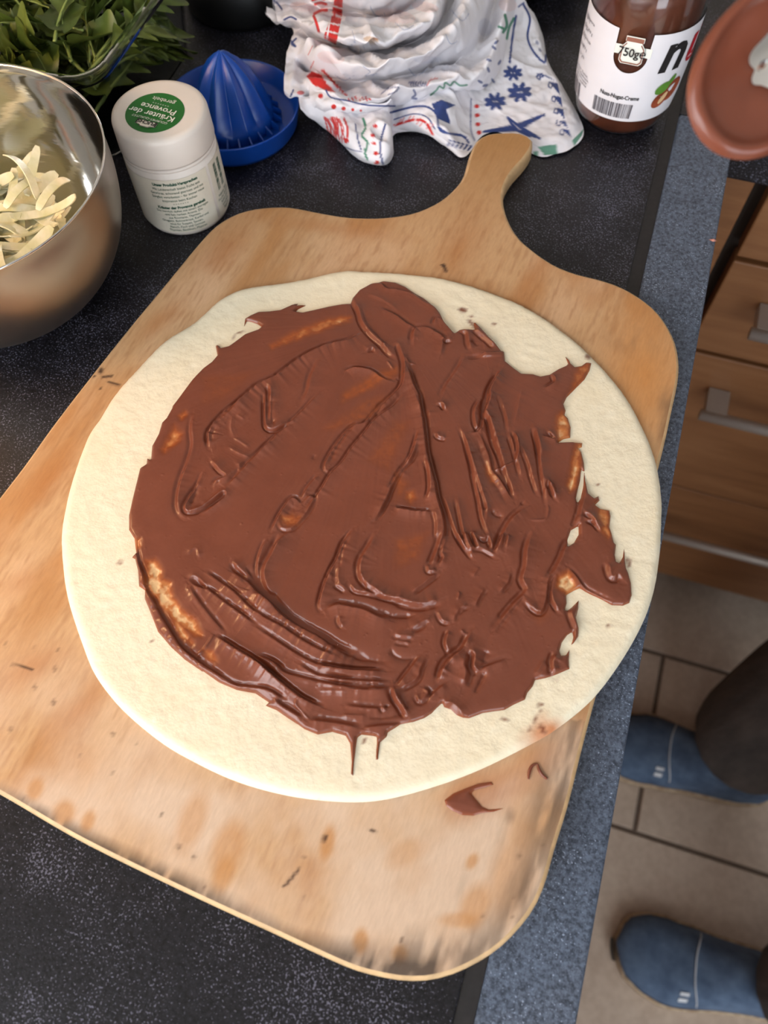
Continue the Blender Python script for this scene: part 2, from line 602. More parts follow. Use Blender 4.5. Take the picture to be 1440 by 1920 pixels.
# worn pale zone at the lower end, oil-darkened zone near the handle and at the right shoulder
low = np.clip((by - 1150) / 350, 0, 1)
colr = lerp(colr, low * np.clip(0.55 + (n2 - 0.4) * 2.2, 0, 1) * 0.95, lin(220, 193, 168))
colr = lerp(colr, np.clip(1 - np.hypot((bx - 1210) / 110, (by - 700) / 190), 0, 1) * 0.9, lin(206, 140, 74))
colr = lerp(colr, np.clip((430 - by) / 160, 0, 1) * 0.8, lin(176, 126, 68))
for cx, cy, rx, ry, an, s in [(320, 470, 60, 14, -50, .5), (180, 640, 60, 18, -55, .5), (420, 470, 70, 26, -50, .6), (300, 600, 50, 14, -40, .5), (640, 430, 100, 10, 8, .5),
                              (860, 470, 30, 70, 20, .4), (1000, 520, 16, 60, 30, .5), (90, 900, 60, 20, -50, .5), (60, 1080, 50, 16, -30, .5), (60, 1250, 60, 22, -30, .5), (150, 1330, 70, 20, -40, .45)]:
    colr = lerp(colr, blob(bx, by, cx, cy, rx, ry, an, 0.8) * s * np.clip(n2 * 1.8, 0, 1), lin(178, 112, 56))
# oily drops and knife marks
for cx, cy, rx, ry, an, s in [(614, 1580, 13, 32, 12, .8), (428, 1590, 30, 50, 20, .55), (420, 1640, 18, 34, 20, .6), (360, 1540, 24, 60, 20, .5), (676, 1765, 14, 24, 5, .8), (750, 1790, 14, 18, 0, .8),
                              (66, 1480, 14, 22, 20, .7), (120, 1525, 20, 26, 20, .7), (165, 1540, 12, 22, 20, .7), (890, 1700, 26, 44, 20, .6), (860, 1725, 34, 14, 0, .5), (885, 1615, 10, 16, 30, .7), (760, 1600, 40, 22, -30, .35),
                              (960, 1640, 40, 90, 15, .5), (930, 1440, 110, 30, -28, .5), (1000, 1520, 50, 60, 20, .4)]:
    colr = lerp(colr, blob(bx, by, cx, cy, rx, ry, an, 0.35) * s, lin(196, 138, 78))
# black mould along the lower edge and at the lower right corner, following the grain
dl = -(poly_dist(np.stack([bx, by], 1), np.array([(-60, 1450), (0, 1487), (150, 1574), (350, 1671), (510, 1744), (620, 1795), (700, 1822), (790, 1830), (868, 1810), (935, 1770), (993, 1710), (1018, 1660), (1050, 1560), (1097, 1380)], float))[0])
dl = np.abs(dl)
strk = fbm(gu * 40, gv * 220, 21, 4)
prof_m = np.interp(bx, [0, 60, 150, 330, 480, 560, 700, 800, 870, 930, 1000, 1060], [.35, .75, .8, .85, .5, .55, 1.0, 1.0, .7, .55, .55, .5])
wid_m = np.interp(bx, [0, 200, 400, 560, 650, 720, 800, 900, 1000, 1060], [12, 16, 20, 14, 26, 36, 34, 34, 50, 50])
mould = np.clip(1.3 - dl / (wid_m * 1.5), 0, 1) * prof_m * np.clip((strk - 0.18) * 3.2, 0, 1) * (by > 1350)
colr = lerp(colr, np.clip(mould, 0, 0.9), lin(66, 54, 46))
for cx, cy, rx, ry, an, s in [(1035, 1500, 22, 60, 15, .5), (985, 1680, 26, 50, 18, .55), (880, 1660, 14, 34, 25, .4), (1075, 1420, 14, 60, 15, .35), (955, 1530, 8, 12, 15, .5), (930, 1600, 8, 40, 15, .35), (800, 1770, 60, 24, 0, .4), (1252, 760, 14, 26, 10, .6), (1244, 810, 10, 26, 12, .5),
                              (1180, 640, 40, 20, 20, .25)]:
    colr = lerp(colr, blob(bx, by, cx, cy, rx, ry, an, 0.8) * s * np.clip((strk - 0.3) * 3.4, 0, 1), lin(80, 62, 50))
# small dark spots
rs = random.Random(4)
for k in range(46):
    cx, cy = rs.uniform(0, 1080), rs.uniform(1180, 1830)
    colr = lerp(colr, blob(bx, by, cx, cy, rs.uniform(1.5, 3.5), rs.uniform(2, 7), 15, 0.4) * rs.uniform(.3, .7), lin(84, 56, 38))
for pts, w in [([(190, 693), (188, 697)], 4), ([(192, 707), (210, 705)], 2.2), ([(203, 716), (212, 719), (223, 722)], 2.2), ([(174, 706), (178, 706)], 2), ([(188, 730), (190, 728)], 2), ([(832, 497), (836, 508)], 3), ([(828, 497), (832, 500)], 2), ([(533, 1662), (548, 1645), (560, 1630)], 2.5), ([(608, 1575), (611, 1568)], 4),
               ([(20, 1245), (60, 1255)], 2), ([(695, 1556), (702, 1560)], 3)]:
    colr = lerp(colr, seg_paint(bx, by, pts, w) * 0.9, lin(60, 32, 20))
# spread stain around the smear on the board
colr = lerp(colr, blob(bx, by, 905, 1490, 62, 34, -20, 0.6) * 0.6, lin(178, 112, 66))
colr = lerp(colr, blob(bx, by, 1000, 1440, 46, 26, -40, 0.7) * 0.45, lin(184, 120, 72))

BOARD = Mat('board_wood', rough=0.5)
_v = BOARD.coord((1.0, 1.0, 1.0), (0, 0, -ax))
_g = BOARD.n('ShaderNodeMapping'); _g.inputs['Scale'].default_value = (10, 46, 10); BOARD.l(_v, _g.inputs['Vector'])
_f = BOARD.noise(_g.outputs['Vector'], 14, 5, 0.65)
BOARD.base(BOARD.mix(0.6, BOARD.attr('tint'), BOARD.ramp(_f, [(0.3, (0.80, 0.77, 0.74)), (0.65, (1.0, 1.0, 1.0))]), 'MULTIPLY'))
BOARD.bump(_f, 0.15, 0.0004)
EDGEW = simple('board_edge_wood', srgb(206, 170, 124), 0.55, 120, 0.18)
board = thing('chopping_board', 'large worn wooden chopping board with a handle under the dough', 'board', (-0.10, 0.2, ZC))
build('top_face', v3, fq, BOARD.m, board, attrs={'tint': colr})
ring = []
for d, z in ((0.0022, BT), (0.0012, BT - 0.0004), (0.0004, BT - 0.0014), (0.0, BT - 0.003), (0.0, 0.003), (0.0015, 0.0004), (0.004, 0.0)):
    p = inset(OUT, d); ring.append(np.c_[p, np.full(len(p), ZC + z)])
R_ = np.array(ring).transpose(1, 0, 2)
vv = R_.reshape(-1, 3); fe = grid_faces(R_.shape[0], R_.shape[1], True)
build('edge', vv, fe, EDGEW, board)

# ------------------------------------------------------------------ dough
DZ = BT + 0.0034
dpx = [(640, 504), (680, 505), (748, 508.6), (834, 519), (915.6, 543), (984, 571), (1049, 612), (1105, 659), (1170, 732), (1213, 810), (1234, 870), (1243, 930), (1243, 967), (1240, 1033), (1229, 1104), (1207, 1167), (1167, 1238),
       (1113, 1309), (1047, 1364), (993, 1396), (895.6, 1444), (798, 1479), (709, 1500), (632, 1502), (534.7, 1490), (437.5, 1462.5), (350, 1421), (291.7, 1384.7), (223.6, 1326), (175, 1263), (149, 1200), (125, 1125), (115.6, 1069), (112, 1003),
       (120, 947), (137.5, 881), (162.5, 815.6), (185.4, 780), (214.6, 734), (246, 699), (273, 669.6), (308, 636), (360, 603), (380, 586), (407, 561), (432, 547), (463, 536), (553, 523)]
DOUT = catmull(np.array([P(x, y, DZ)[:2] for x, y in dpx]), 220, True)


def dough_lift(x, y):
    """slow waves of the rolled sheet, metres"""
    return 0.0011 * (fbm(x * 16, y * 16, 31, 2) - 0.5)


q, fq, sd = sheet(DOUT, 0.0016)
rim = 0.0034 * (1 - np.exp(-sd / 0.0012)) + 0.0001
zd = ZC + BT + np.maximum(rim + dough_lift(q[:, 0], q[:, 1]) * np.clip(sd / 0.012, 0, 1), 0.0002)
zd += 0.00034 * (fbm(q[:, 0] * 260, q[:, 1] * 260, 35, 3) - 0.5) * 2
vd = np.c_[q, zd]
dx, dy = PX(vd)
dc = np.broadcast_to(lin(240, 229, 202), (len(q), 3)).copy()
dc = lerp(dc, np.clip((fbm(q[:, 0] * 40, q[:, 1] * 40, 41) - 0.45) * 3, 0, 1) * 0.4, lin(236, 220, 186))
dc = lerp(dc, np.clip((fbm(q[:, 0] * 300, q[:, 1] * 300, 43, 2) - 0.64) * 5, 0, 1) * 0.35, lin(248, 240, 218))
for cx, cy, rx, ry, an, s in [(1025, 1372, 30, 16, -35, .75), (1012, 1355, 22, 12, -60, .4), (995, 1385, 26, 20, -40, .35), (865, 1468, 30, 7, -20, .5), (1035, 1370, 8, 10, 0, .6)]:
    dc = lerp(dc, blob(dx, dy, cx, cy, rx, ry, an, 0.5) * s, lin(196, 112, 52))
for pts, w in [([(222, 1053), (227, 1055)], 3), ([(865, 580), (872, 582)], 4), ([(862, 581), (868, 583)], 2.5), ([(882, 594), (886, 593)], 2.5), ([(925, 608), (929, 608)], 2.5), ([(880, 602), (900, 622), (918, 640)], 3.5), ([(1010, 1322), (1018, 1321)], 3), ([(1003, 1352), (1012, 1332)], 2), ([(943, 1347), (951, 1349)], 2.5),
               ([(1042, 1273), (1044, 1273)], 2.5), ([(1139, 1174), (1142, 1174)], 3), ([(1178, 1050), (1180, 1060)], 4), ([(1119, 909), (1122, 909)], 2.5), ([(1100, 668), (1104, 670)], 4), ([(840, 1472), (856, 1466), (880, 1460)], 3), ([(804, 1487), (812, 1480), (820, 1476)], 2), ([(685, 1385), (683, 1393)], 2), ([(1015, 1362), (1020, 1372)], 4),
               ([(283, 1201), (286, 1201)], 2), ([(990, 1370), (992, 1366)], 2.5), ([(438, 636), (444, 625), (456, 622)], 1.6)]:
    dc = lerp(dc, seg_paint(dx, dy, pts, w) * 0.85, lin(120, 58, 34))
DOUGH = Mat('raw_dough', rough=0.5, Subsurface_Weight=0.0)
_v = DOUGH.coord()
DOUGH.base(DOUGH.attr('tint'))
DOUGH.bump(DOUGH.noise(_v, 380, 4, 0.6), 0.4, 0.0008)
DOUGH.b.inputs['Specular IOR Level'].default_value = 0.35
dough = build('pizza_dough', vd, fq, DOUGH.m, None, attrs={'tint': dc})
# underside of the sheet where it overhangs the board
under = np.c_[DOUT, np.full(len(DOUT), ZC + BT + 0.0001)]
build('underside', np.r_[under], [tuple(range(len(under)))[::-1]], DOUGH.m, dough, False, {'tint': np.broadcast_to(lin(236, 219, 180), (len(under), 3))})
tag(dough, 'round pale sheet of raw dough lying on the wooden board', 'dough')

# ------------------------------------------------------------------ chocolate spread: relief of knife strokes on the dough
CO = {'A': (100, 480), 'B': (380, 480), 'C': (640, 480), 'D': (880, 560), 'E': (220, 740), 'F': (480, 740), 'G': (740, 740), 'H': (960, 800),
      'I': (220, 1000), 'J': (480, 1000), 'K': (740, 1000), 'L': (960, 1040), 'M': (360, 1200), 'N': (600, 1200), 'O': (800, 1240)}


def cw(key, pts):
    """traced points to worktop coordinates in millimetres"""
    ox, oy = CO[key]
    return np.array([P(ox + x / 4.8, oy + y / 4.8, DZ + 0.001)[:2] * 1000 for x, y in pts])


def trace(*parts):
    return np.concatenate([cw(k, p) for k, p in parts])


CH = trace(
    ('C', [(85, 410), (100, 370), (160, 300), (260, 245), (380, 218), (490, 232), (580, 270), (630, 305), (740, 370), (830, 440), (890, 510), (920, 575), (950, 620), (1020, 690), (1060, 665), (1100, 665), (1150, 660), (1205, 665),
           (1190, 595), (1210, 600), (1260, 650), (1330, 730), (1400, 800), (1440, 850)]),
    ('D', [(315, 475), (325, 560), (400, 620), (470, 670), (570, 675), (640, 695), (720, 680), (800, 630), (870, 600), (890, 580), (865, 515), (900, 550), (915, 580), (950, 610), (1010, 600), (1050, 570), (1100, 575), (1085, 640), (1040, 720),
           (960, 800), (880, 880), (850, 940), (870, 1000), (860, 1040), (890, 1070), (915, 1150), (910, 1245), (850, 1258), (800, 1290), (930, 1285), (1020, 1295), (1015, 1330), (985, 1345), (1010, 1380)]),
    ('H', [(620, 200), (650, 320), (660, 480), (690, 600), (740, 640), (780, 620), (790, 660), (750, 700), (800, 735), (880, 750), (890, 800), (880, 900), (900, 960), (920, 1040), (940, 1060), (930, 1150), (940, 1210), (970, 1225), (1000, 1170), (1012, 1080),
           (1020, 1200), (1030, 1270)]),
    ('L', [(1050, 160), (1075, 250), (1082, 360), (1060, 430), (1000, 455), (900, 450), (820, 405), (700, 350), (610, 300), (560, 320), (490, 360), (495, 430), (480, 490), (500, 500), (540, 470), (603, 407), (600, 480), (580, 560), (605, 660), (600, 730), (560, 790),
           (535, 810), (555, 740), (545, 690), (500, 720), (450, 790), (430, 860), (445, 905), (490, 900), (520, 850), (515, 940), (520, 1025), (460, 1050), (390, 1080), (300, 1110), (210, 1125), (190, 1180), (140, 1240), (120, 1300)]),
    ('O', [(880, 345), (790, 385), (700, 435), (580, 450), (500, 465), (380, 510), (330, 505), (270, 480), (220, 430), (160, 410), (140, 370), (90, 420), (40, 470)]),
    ('N', [(1000, 660), (940, 700), (840, 735), (730, 755), (660, 800), (610, 830), (600, 870), (540, 920), (530, 1000), (522, 1075), (503, 1075), (505, 990), (512, 930), (510, 870), (470, 860), (370, 850), (335, 880), (322, 970), (305, 1100), (298, 1220), (278, 1205),
           (285, 1090), (270, 930), (230, 860), (110, 825)]),
    ('M', [(1130, 850), (1010, 800), (970, 770), (860, 700), (760, 630), (660, 590), (690, 560), (570, 480), (400, 450), (240, 380), (100, 280)]),
    ('I', [(760, 1240), (600, 1130), (480, 1020), (360, 880), (290, 700), (240, 580), (245, 510), (190, 470), (180, 330), (155, 225), (128, 212), (165, 175), (150, 50)]),
    ('E', [(150, 1290), (100, 1210), (100, 1080), (130, 940), (170, 780), (200, 660), (260, 620), (265, 570), (300, 580), (310, 460), (370, 350), (400, 250), (440, 210), (490, 120)]),
    ('A', [(1070, 1350), (1250, 1110)]),
    ('B', [(0, 1010), (80, 950), (130, 890), (115, 800), (145, 800), (165, 825), (230, 810), (300, 760), (380, 700), (500, 655), (530, 630), (490, 605), (430, 585), (395, 580), (370, 630), (380, 560), (430, 530), (500, 500), (600, 495), (700, 480), (800, 435), (860, 420), (840, 440),
           (930, 435), (860, 470), (830, 495), (900, 505), (1000, 480), (1130, 450), (1250, 428), (1330, 420)]))
HOLES = [cw('H', [(625, 385), (650, 400), (645, 520), (620, 640), (590, 690), (578, 640), (600, 540), (615, 480)]),
         cw('H', [(600, 890), (600, 970), (560, 1040), (505, 1075), (500, 1020), (530, 930)])]
# thin places where dough shows through: (outline, strength)
THIN = [('H', [(560, 230), (620, 200), (610, 400), (575, 540), (520, 600), (495, 540), (520, 420)], .75), ('D', [(790, 1060), (860, 1000), (915, 1150), (910, 1250), (800, 1290), (770, 1240), (765, 1150)], .6),
        ('D', [(960, 620), (1100, 570), (1090, 640), (1030, 730), (900, 860), (930, 740)], .45), ('D', [(960, 1290), (1030, 1295), (1000, 1440), (940, 1440)], .6),
        ('H', [(740, 690), (880, 750), (880, 900), (900, 1000), (860, 1020), (800, 950), (770, 850)], .55), ('L', [(500, 160), (560, 230), (590, 300), (490, 360), (440, 330), (400, 300), (420, 200)], .8),
        ('I', [(260, 250), (340, 240), (400, 330), (400, 420), (480, 450), (500, 580), (570, 680), (700, 780), (760, 920), (700, 920), (600, 860), (500, 770), (410, 690), (330, 560), (245, 470)], .85),
        ('I', [(500, 780), (560, 800), (640, 900), (680, 1000), (620, 980), (550, 920)], .75), ('I', [(780, 1050), (850, 1070), (900, 1160), (830, 1160)], .8), ('I', [(155, 55), (200, 60), (210, 120), (175, 140)], .8),
        ('B', [(1320, 550), (1330, 600), (1100, 680), (800, 790), (620, 850), (600, 810), (820, 690), (1100, 570)], .42), ('B', [(1150, 590), (1240, 550), (1330, 560), (1240, 630)], .6),
        ('E', [(560, 200), (610, 160), (620, 190), (580, 230)], .75), ('E', [(520, 280), (590, 360), (560, 430), (430, 540), (400, 500), (440, 420)], .5),
        ('F', [(230, 1090), (330, 1080), (400, 1100), (370, 1180), (280, 1200), (220, 1180)], .5), ('G', [(100, 880), (160, 880), (180, 940), (140, 980), (100, 940)], .65), ('G', [(0, 700), (120, 800), (100, 900), (0, 960)], .22),
        ('G', [(820, 640), (880, 720), (900, 800), (860, 800), (820, 720)], .55), ('C', [(300, 1060), (500, 1000), (540, 1060), (420, 1120), (200, 1240), (0, 1330), (0, 1250)], .3), ('F', [(1000, 40), (1200, 0), (1100, 200), (700, 330), (600, 320)], .18),
        ('F', [(1000, 600), (1240, 250), (1380, 250), (1200, 700)], .16), ('K', [(0, 60), (300, 0), (200, 240), (0, 330)], .2), ('K', [(1200, 720), (1400, 720), (1300, 820)], .15), ('B', [(0, 1100), (500, 1050), (200, 1300), (0, 1350)], .12)]
# knife strokes: (crop, amplitude mm, width left px, width right px, points)
RID = [
    ('B', 1.5, 9, 4, [(1440, 700), (1300, 780), (1100, 830), (900, 930), (750, 1040), (650, 1110), (520, 1170), (380, 1290), (280, 1400), (180, 1490)]), ('E', 1.3, 8, 3, [(1180, 20), (1000, 150), (880, 280), (830, 360), (830, 430), (845, 490)]), ('E', -1.0, 5, 9, [(900, 300), (860, 370), (855, 440)]),
    ('E', 0.9, 6, 4, [(690, 200), (680, 330), (690, 450), (660, 580), (600, 740), (565, 880), (555, 1000), (580, 1080), (620, 1110)]), ('E', 1.2, 3, 3, [(780, 710), (730, 830), (670, 920), (620, 1020), (650, 1060), (750, 1030), (880, 940), (960, 880), (990, 910), (950, 960), (850, 1030), (780, 1080)]),
    ('E', -1.2, 4, 6, [(740, 830), (700, 910), (660, 1010)]), ('E', 1.0, 5, 3, [(850, 600), (930, 690), (990, 750), (900, 790), (880, 830)]), ('E', 0.9, 5, 4, [(1440, 400), (1280, 540), (1200, 620), (1100, 740), (1000, 850)]), ('E', 0.6, 3, 3, [(1000, 480), (1100, 540), (1210, 580)]),
    ('E', 0.6, 3, 3, [(1050, 400), (1120, 440), (1190, 490)]), ('E', 0.5, 3, 3, [(1080, 200), (1150, 240)]), ('E', 0.5, 4, 3, [(1040, 220), (1030, 320), (1060, 400)]), ('E', 0.6, 3, 3, [(1070, 650), (1100, 640), (1100, 700), (1080, 700)]), ('E', -0.6, 3, 3, [(910, 790), (920, 810)]),
    ('B', 1.2, 4, 4, [(580, 1170), (615, 1200), (620, 1300), (615, 1500)]), ('F', 1.3, 5, 3, [(90, 0), (90, 250), (110, 310), (160, 320), (230, 290), (330, 250)]), ('F', -1.2, 5, 9, [(150, 40), (145, 200), (160, 290)]), ('F', 0.8, 6, 3, [(580, -10), (480, 100), (410, 170), (330, 250), (100, 460), (0, 580)]), ('B', 0.7, 7, 4, [(1050, 950), (980, 1100), (950, 1230), (900, 1320)]),
    ('F', 1.2, 7, 3, [(1330, 10), (1230, 130), (1100, 220), (1000, 340), (880, 480), (780, 620), (680, 720), (600, 850), (530, 950), (460, 1050)]), ('F', -1.3, 4, 7, [(1180, 60), (1080, 190)]), ('F', 1.0, 6, 2.5, [(1230, 20), (1080, 160), (980, 270), (880, 290), (790, 370), (700, 490), (640, 590), (620, 660), (650, 695), (700, 680)]),
    ('F', -1.2, 3, 8, [(900, 260), (800, 380), (720, 500), (660, 620)]), ('F', 0.9, 4, 3, [(560, 740), (480, 830), (420, 940)]), ('F', 1.0, 4, 3, [(400, 985), (330, 940), (260, 1020), (200, 1120), (150, 1230)]), ('F', 0.8, 4, 3, [(210, 1150), (240, 1205), (320, 1205), (400, 1130), (470, 1040), (515, 945), (490, 925), (410, 990)]),
    ('F', -0.7, 8, 8, [(330, 1000), (280, 1080)]), ('F', -0.5, 3, 3, [(530, 540), (510, 590)]), ('F', 0.6, 5, 3, [(330, 1210), (250, 1290), (180, 1370), (140, 1440)]), ('J', 1.3, 5, 5, [(240, 30), (160, 180), (100, 290), (80, 370), (100, 470), (150, 570)]), ('J', 0.8, 4, 3, [(100, 60), (50, 170), (20, 300), (30, 420), (90, 530), (150, 590)]),
    ('J', -1.0, 4, 5, [(0, 380), (60, 500), (140, 600)]), ('F', 1.2, 3, 6, [(1440, 480), (1390, 590), (1300, 680), (1210, 850), (1180, 930), (1100, 1080), (1060, 1130)]), ('F', -1.0, 6, 3, [(1370, 600), (1280, 680), (1190, 850)]), ('J', 1.4, 6, 3, [(880, -20), (790, 100), (740, 230), (680, 340), (620, 480), (580, 640), (600, 700)]),
    ('J', -1.2, 3, 8, [(850, 30), (790, 130), (765, 230), (750, 330)]), ('J', 0.7, 4, 4, [(760, 200), (745, 430), (820, 500)]), ('J', 1.2, 6, 4, [(1080, 20), (1020, 130), (950, 250), (940, 360), (980, 440), (1060, 500), (1160, 570), (1300, 600), (1440, 640)]), ('J', 1.0, 4, 3, [(850, 460), (900, 520), (1000, 540), (1200, 590)]),
    ('J', 1.2, 5, 6, [(640, 690), (700, 665), (760, 658), (860, 680), (960, 700), (1080, 760), (1180, 790)]), ('J', 0.7, 3, 3, [(710, 460), (760, 490), (810, 520)]), ('J', -1.2, 6, 6, [(1100, 690), (1220, 745), (1350, 750), (1440, 740)]), ('J', 0.8, 3, 3, [(760, 750), (755, 800), (790, 850)]),
    ('J', 2.2, 5, 14, [(-40, 540), (100, 610), (200, 720), (300, 800), (420, 870), (540, 930), (650, 1000), (760, 1060), (900, 1110)]), ('J', -2.0, 8, 5, [(60, 480), (130, 570), (220, 660), (350, 775), (480, 865), (620, 945), (720, 1040), (860, 1100), (1000, 1140), (1160, 1160)]),
    ('J', 1.0, 3, 8, [(0, 720), (100, 790), (250, 870), (400, 970), (560, 1060), (740, 1130)]), ('J', 0.9, 3, 8, [(0, 860), (150, 960), (300, 1060), (450, 1150), (600, 1210), (800, 1240), (1000, 1250), (1140, 1250)]), ('J', 0.8, 3, 7, [(30, 1110), (150, 1170), (250, 1260), (400, 1310), (600, 1360), (800, 1390), (1100, 1400), (1240, 1390)]),
    ('I', 1.8, 3, 7, [(900, 940), (1050, 1040), (1180, 1120), (1300, 1210), (1440, 1330)]), ('M', 1.8, 3, 7, [(520, 160), (600, 220), (700, 310), (800, 390), (900, 470), (980, 530), (1080, 580), (1160, 610)]), ('I', 1.0, 3, 8, [(640, 430), (720, 490), (820, 520), (950, 620), (1100, 730), (1250, 850)]), ('I', 1.0, 3, 8, [(800, 360), (900, 430), (1050, 540), (1200, 690), (1300, 760)]),
    ('I', 0.7, 3, 3, [(640, 410), (700, 388), (780, 450), (830, 520)]), ('I', 0.7, 3, 6, [(650, 480), (720, 600), (850, 770), (960, 900)]), ('I', 1.6, 4, 10, [(1040, 360), (1150, 430), (1250, 530), (1350, 620), (1440, 700)]), ('I', -1.4, 8, 4, [(1160, 300), (1240, 420), (1340, 530), (1440, 640)]), ('I', 1.0, 4, 4, [(1040, 250), (1120, 340), (1200, 430)]),
    ('I', 1.2, 3, 5, [(150, 60), (190, 270), (240, 400), (255, 510), (330, 620), (400, 760), (500, 920), (570, 1030), (700, 1140), (830, 1230), (950, 1310), (1060, 1370)]), ('I', -1.2, 9, 5, [(280, 540), (380, 690), (460, 820), (560, 960), (680, 1080), (820, 1200), (950, 1280)]), ('I', 0.9, 1.8, 1.8, [(690, 1130), (780, 1050), (870, 930)]), ('I', 0.6, 3, 3, [(650, 200), (660, 165), (720, 145), (745, 230)]),
    ('M', 1.0, 3, 4, [(300, 380), (400, 420), (550, 440), (700, 470), (850, 570)]), ('M', 1.1, 4, 5, [(740, 540), (800, 600), (900, 660), (1000, 720)]), ('M', 0.8, 1.8, 1.8, [(950, 540), (945, 600), (1060, 720)]), ('M', 0.8, 3, 5, [(600, 160), (720, 210), (820, 280)]), ('M', 0.7, 3, 5, [(960, 230), (1050, 290), (1180, 350), (1440, 390)]),
    ('N', 0.9, 3, 6, [(0, 240), (150, 270), (350, 290), (560, 295)]), ('N', 0.8, 3, 6, [(0, 330), (300, 380), (640, 390)]), ('N', 0.8, 3, 6, [(0, 400), (200, 440), (400, 465), (650, 450)]), ('N', 0.6, 3, 5, [(0, 465), (250, 475)]), ('N', 0.7, 3, 4, [(240, 600), (400, 620), (560, 630)]), ('N', 0.6, 3, 4, [(200, 680), (430, 690)]), ('N', 0.9, 4, 5, [(-100, 730), (150, 760), (350, 800)]),
    ('N', 0.7, 3, 4, [(400, 800), (560, 780), (800, 770)]), ('N', -0.7, 5, 5, [(440, 700), (600, 700), (740, 660)]), ('N', 2.0, 4, 4, [(655, 420), (680, 510), (740, 600), (790, 690)]), ('N', -1.0, 8, 3, [(710, 480), (760, 560), (800, 640)]), ('N', 1.0, 4, 3, [(900, 160), (800, 290), (700, 420)]), ('N', 0.9, 3, 3, [(700, 445), (830, 380), (880, 330), (900, 260), (950, 160)]),
    ('N', -1.0, 4, 5, [(640, 70), (660, 130), (740, 170), (870, 160)]), ('N', 0.9, 3, 3, [(870, 490), (900, 550), (970, 480), (930, 440)]), ('N', 1.1, 4, 4, [(1280, 100), (1180, 190), (1110, 280), (1080, 370)]), ('N', 0.8, 3, 3, [(1130, 400), (1000, 510), (950, 540)]), ('N', -1.0, 4, 4, [(600, 580), (605, 620)]), ('N', 0.8, 3, 3, [(560, 600), (590, 650)]), ('N', 0.9, 4, 4, [(1060, 560), (1200, 580), (1300, 690)]),
    ('K', 1.1, 4, 4, [(430, 0), (400, 120), (350, 250), (330, 320)]), ('K', 1.0, 3, 3, [(470, 40), (425, 180), (440, 230), (400, 310)]), ('K', 1.1, 4, 3, [(550, 0), (640, 140), (710, 230)]), ('K', 0.9, 3, 3, [(620, 0), (660, 110), (700, 190)]), ('K', 0.9, 3, 3, [(700, 0), (740, 100), (760, 150)]), ('K', 1.1, 3, 3, [(740, 30), (800, 60), (840, 40), (880, 150)]), ('K', 0.8, 3, 3, [(660, 150), (760, 140), (850, 180), (910, 220)]),
    ('K', 1.0, 4, 3, [(980, 10), (930, 130), (900, 190)]), ('K', 0.9, 3, 3, [(1020, 20), (1000, 150)]), ('K', 1.2, 6, 4, [(1240, 0), (1190, 150), (1180, 300), (1150, 420), (1190, 520), (1080, 640), (980, 760), (900, 870)]), ('K', -0.8, 5, 8, [(1200, 540), (1090, 670), (990, 790), (910, 900)]), ('K', 1.1, 4, 3, [(1170, 600), (1220, 660), (1290, 710), (1330, 680), (1360, 560), (1370, 440), (1420, 350)]),
    ('K', 1.2, 5, 4, [(690, 900), (640, 1000), (600, 1060), (500, 1130), (440, 1200), (400, 1310)]), ('K', -0.9, 5, 6, [(620, 1080), (520, 1150), (460, 1240)]), ('K', 1.6, 4, 4, [(670, 1050), (720, 1100), (710, 1200), (760, 1240)]), ('K', 1.2, 5, 6, [(640, 1100), (620, 1180), (640, 1260), (610, 1370)]), ('K', -1.0, 3, 4, [(820, 1250), (760, 1360), (720, 1440)]), ('K', 0.8, 4, 3, [(1000, 1150), (850, 1200), (780, 1240)]),
    ('K', -1.0, 8, 8, [(830, 1050), (790, 1170)]), ('K', 1.2, 5, 5, [(0, 590), (100, 630), (250, 640), (400, 600)]), ('K', 0.8, 3, 3, [(390, 710), (430, 790), (490, 800)]), ('K', 0.9, 2, 2, [(570, 530), (580, 560), (560, 610)]), ('K', 0.9, 3, 3, [(490, 880), (460, 990), (500, 1080)]), ('K', 0.8, 4, 3, [(150, 540), (250, 470), (390, 360)]), ('K', 0.9, 3, 3, [(300, 290), (310, 350), (380, 340)]), ('K', 0.7, 3, 3, [(520, 790), (580, 690), (660, 650)]),
    ('K', 0.7, 3, 3, [(720, 660), (760, 570), (810, 500)]), ('K', 0.7, 3, 3, [(940, 530), (1010, 450), (1040, 360)]), ('K', 0.7, 2, 2, [(590, 870), (630, 910), (660, 900)]), ('K', 0.6, 3, 3, [(700, 400), (760, 310)]), ('K', -0.9, 4, 4, [(0, 745), (130, 745)]), ('K', 0.9, 4, 4, [(140, 860), (210, 830), (290, 790), (320, 820)]), ('K', 0.8, 4, 4, [(0, 900), (60, 930), (170, 930)]), ('K', 0.7, 3, 3, [(0, 970), (140, 990)]),
    ('G', 1.5, 4, 7, [(170, -10), (230, 150), (260, 350), (280, 530), (310, 650), (350, 800), (370, 930), (400, 1030), (435, 1180), (430, 1300), (410, 1400)]), ('G', -0.9, 8, 3, [(270, 160), (300, 400), (330, 620), (400, 900)]), ('C', 1.2, 5, 4, [(100, 390), (160, 500), (190, 600), (260, 700), (370, 800), (440, 880), (500, 920)]), ('C', -0.9, 9, 3, [(190, 480), (240, 620), (330, 720), (440, 820)]),
    ('C', 1.3, 4, 4, [(470, 800), (510, 800), (540, 870), (570, 980), (560, 1150), (500, 1240), (400, 1330), (280, 1430)]), ('C', 1.3, 4, 6, [(590, 1020), (640, 1170), (690, 1270), (712, 1430)]), ('C', -0.7, 8, 3, [(600, 900), (640, 1060), (700, 1200)]), ('G', 1.0, 5, 3, [(220, 340), (180, 480), (140, 590), (60, 700), (0, 790)]), ('G', 1.3, 3, 4, [(0, 1020), (60, 1045), (200, 1065), (330, 1070)]), ('G', 0.8, 3, 3, [(350, 1050), (380, 1150), (380, 1300)]),
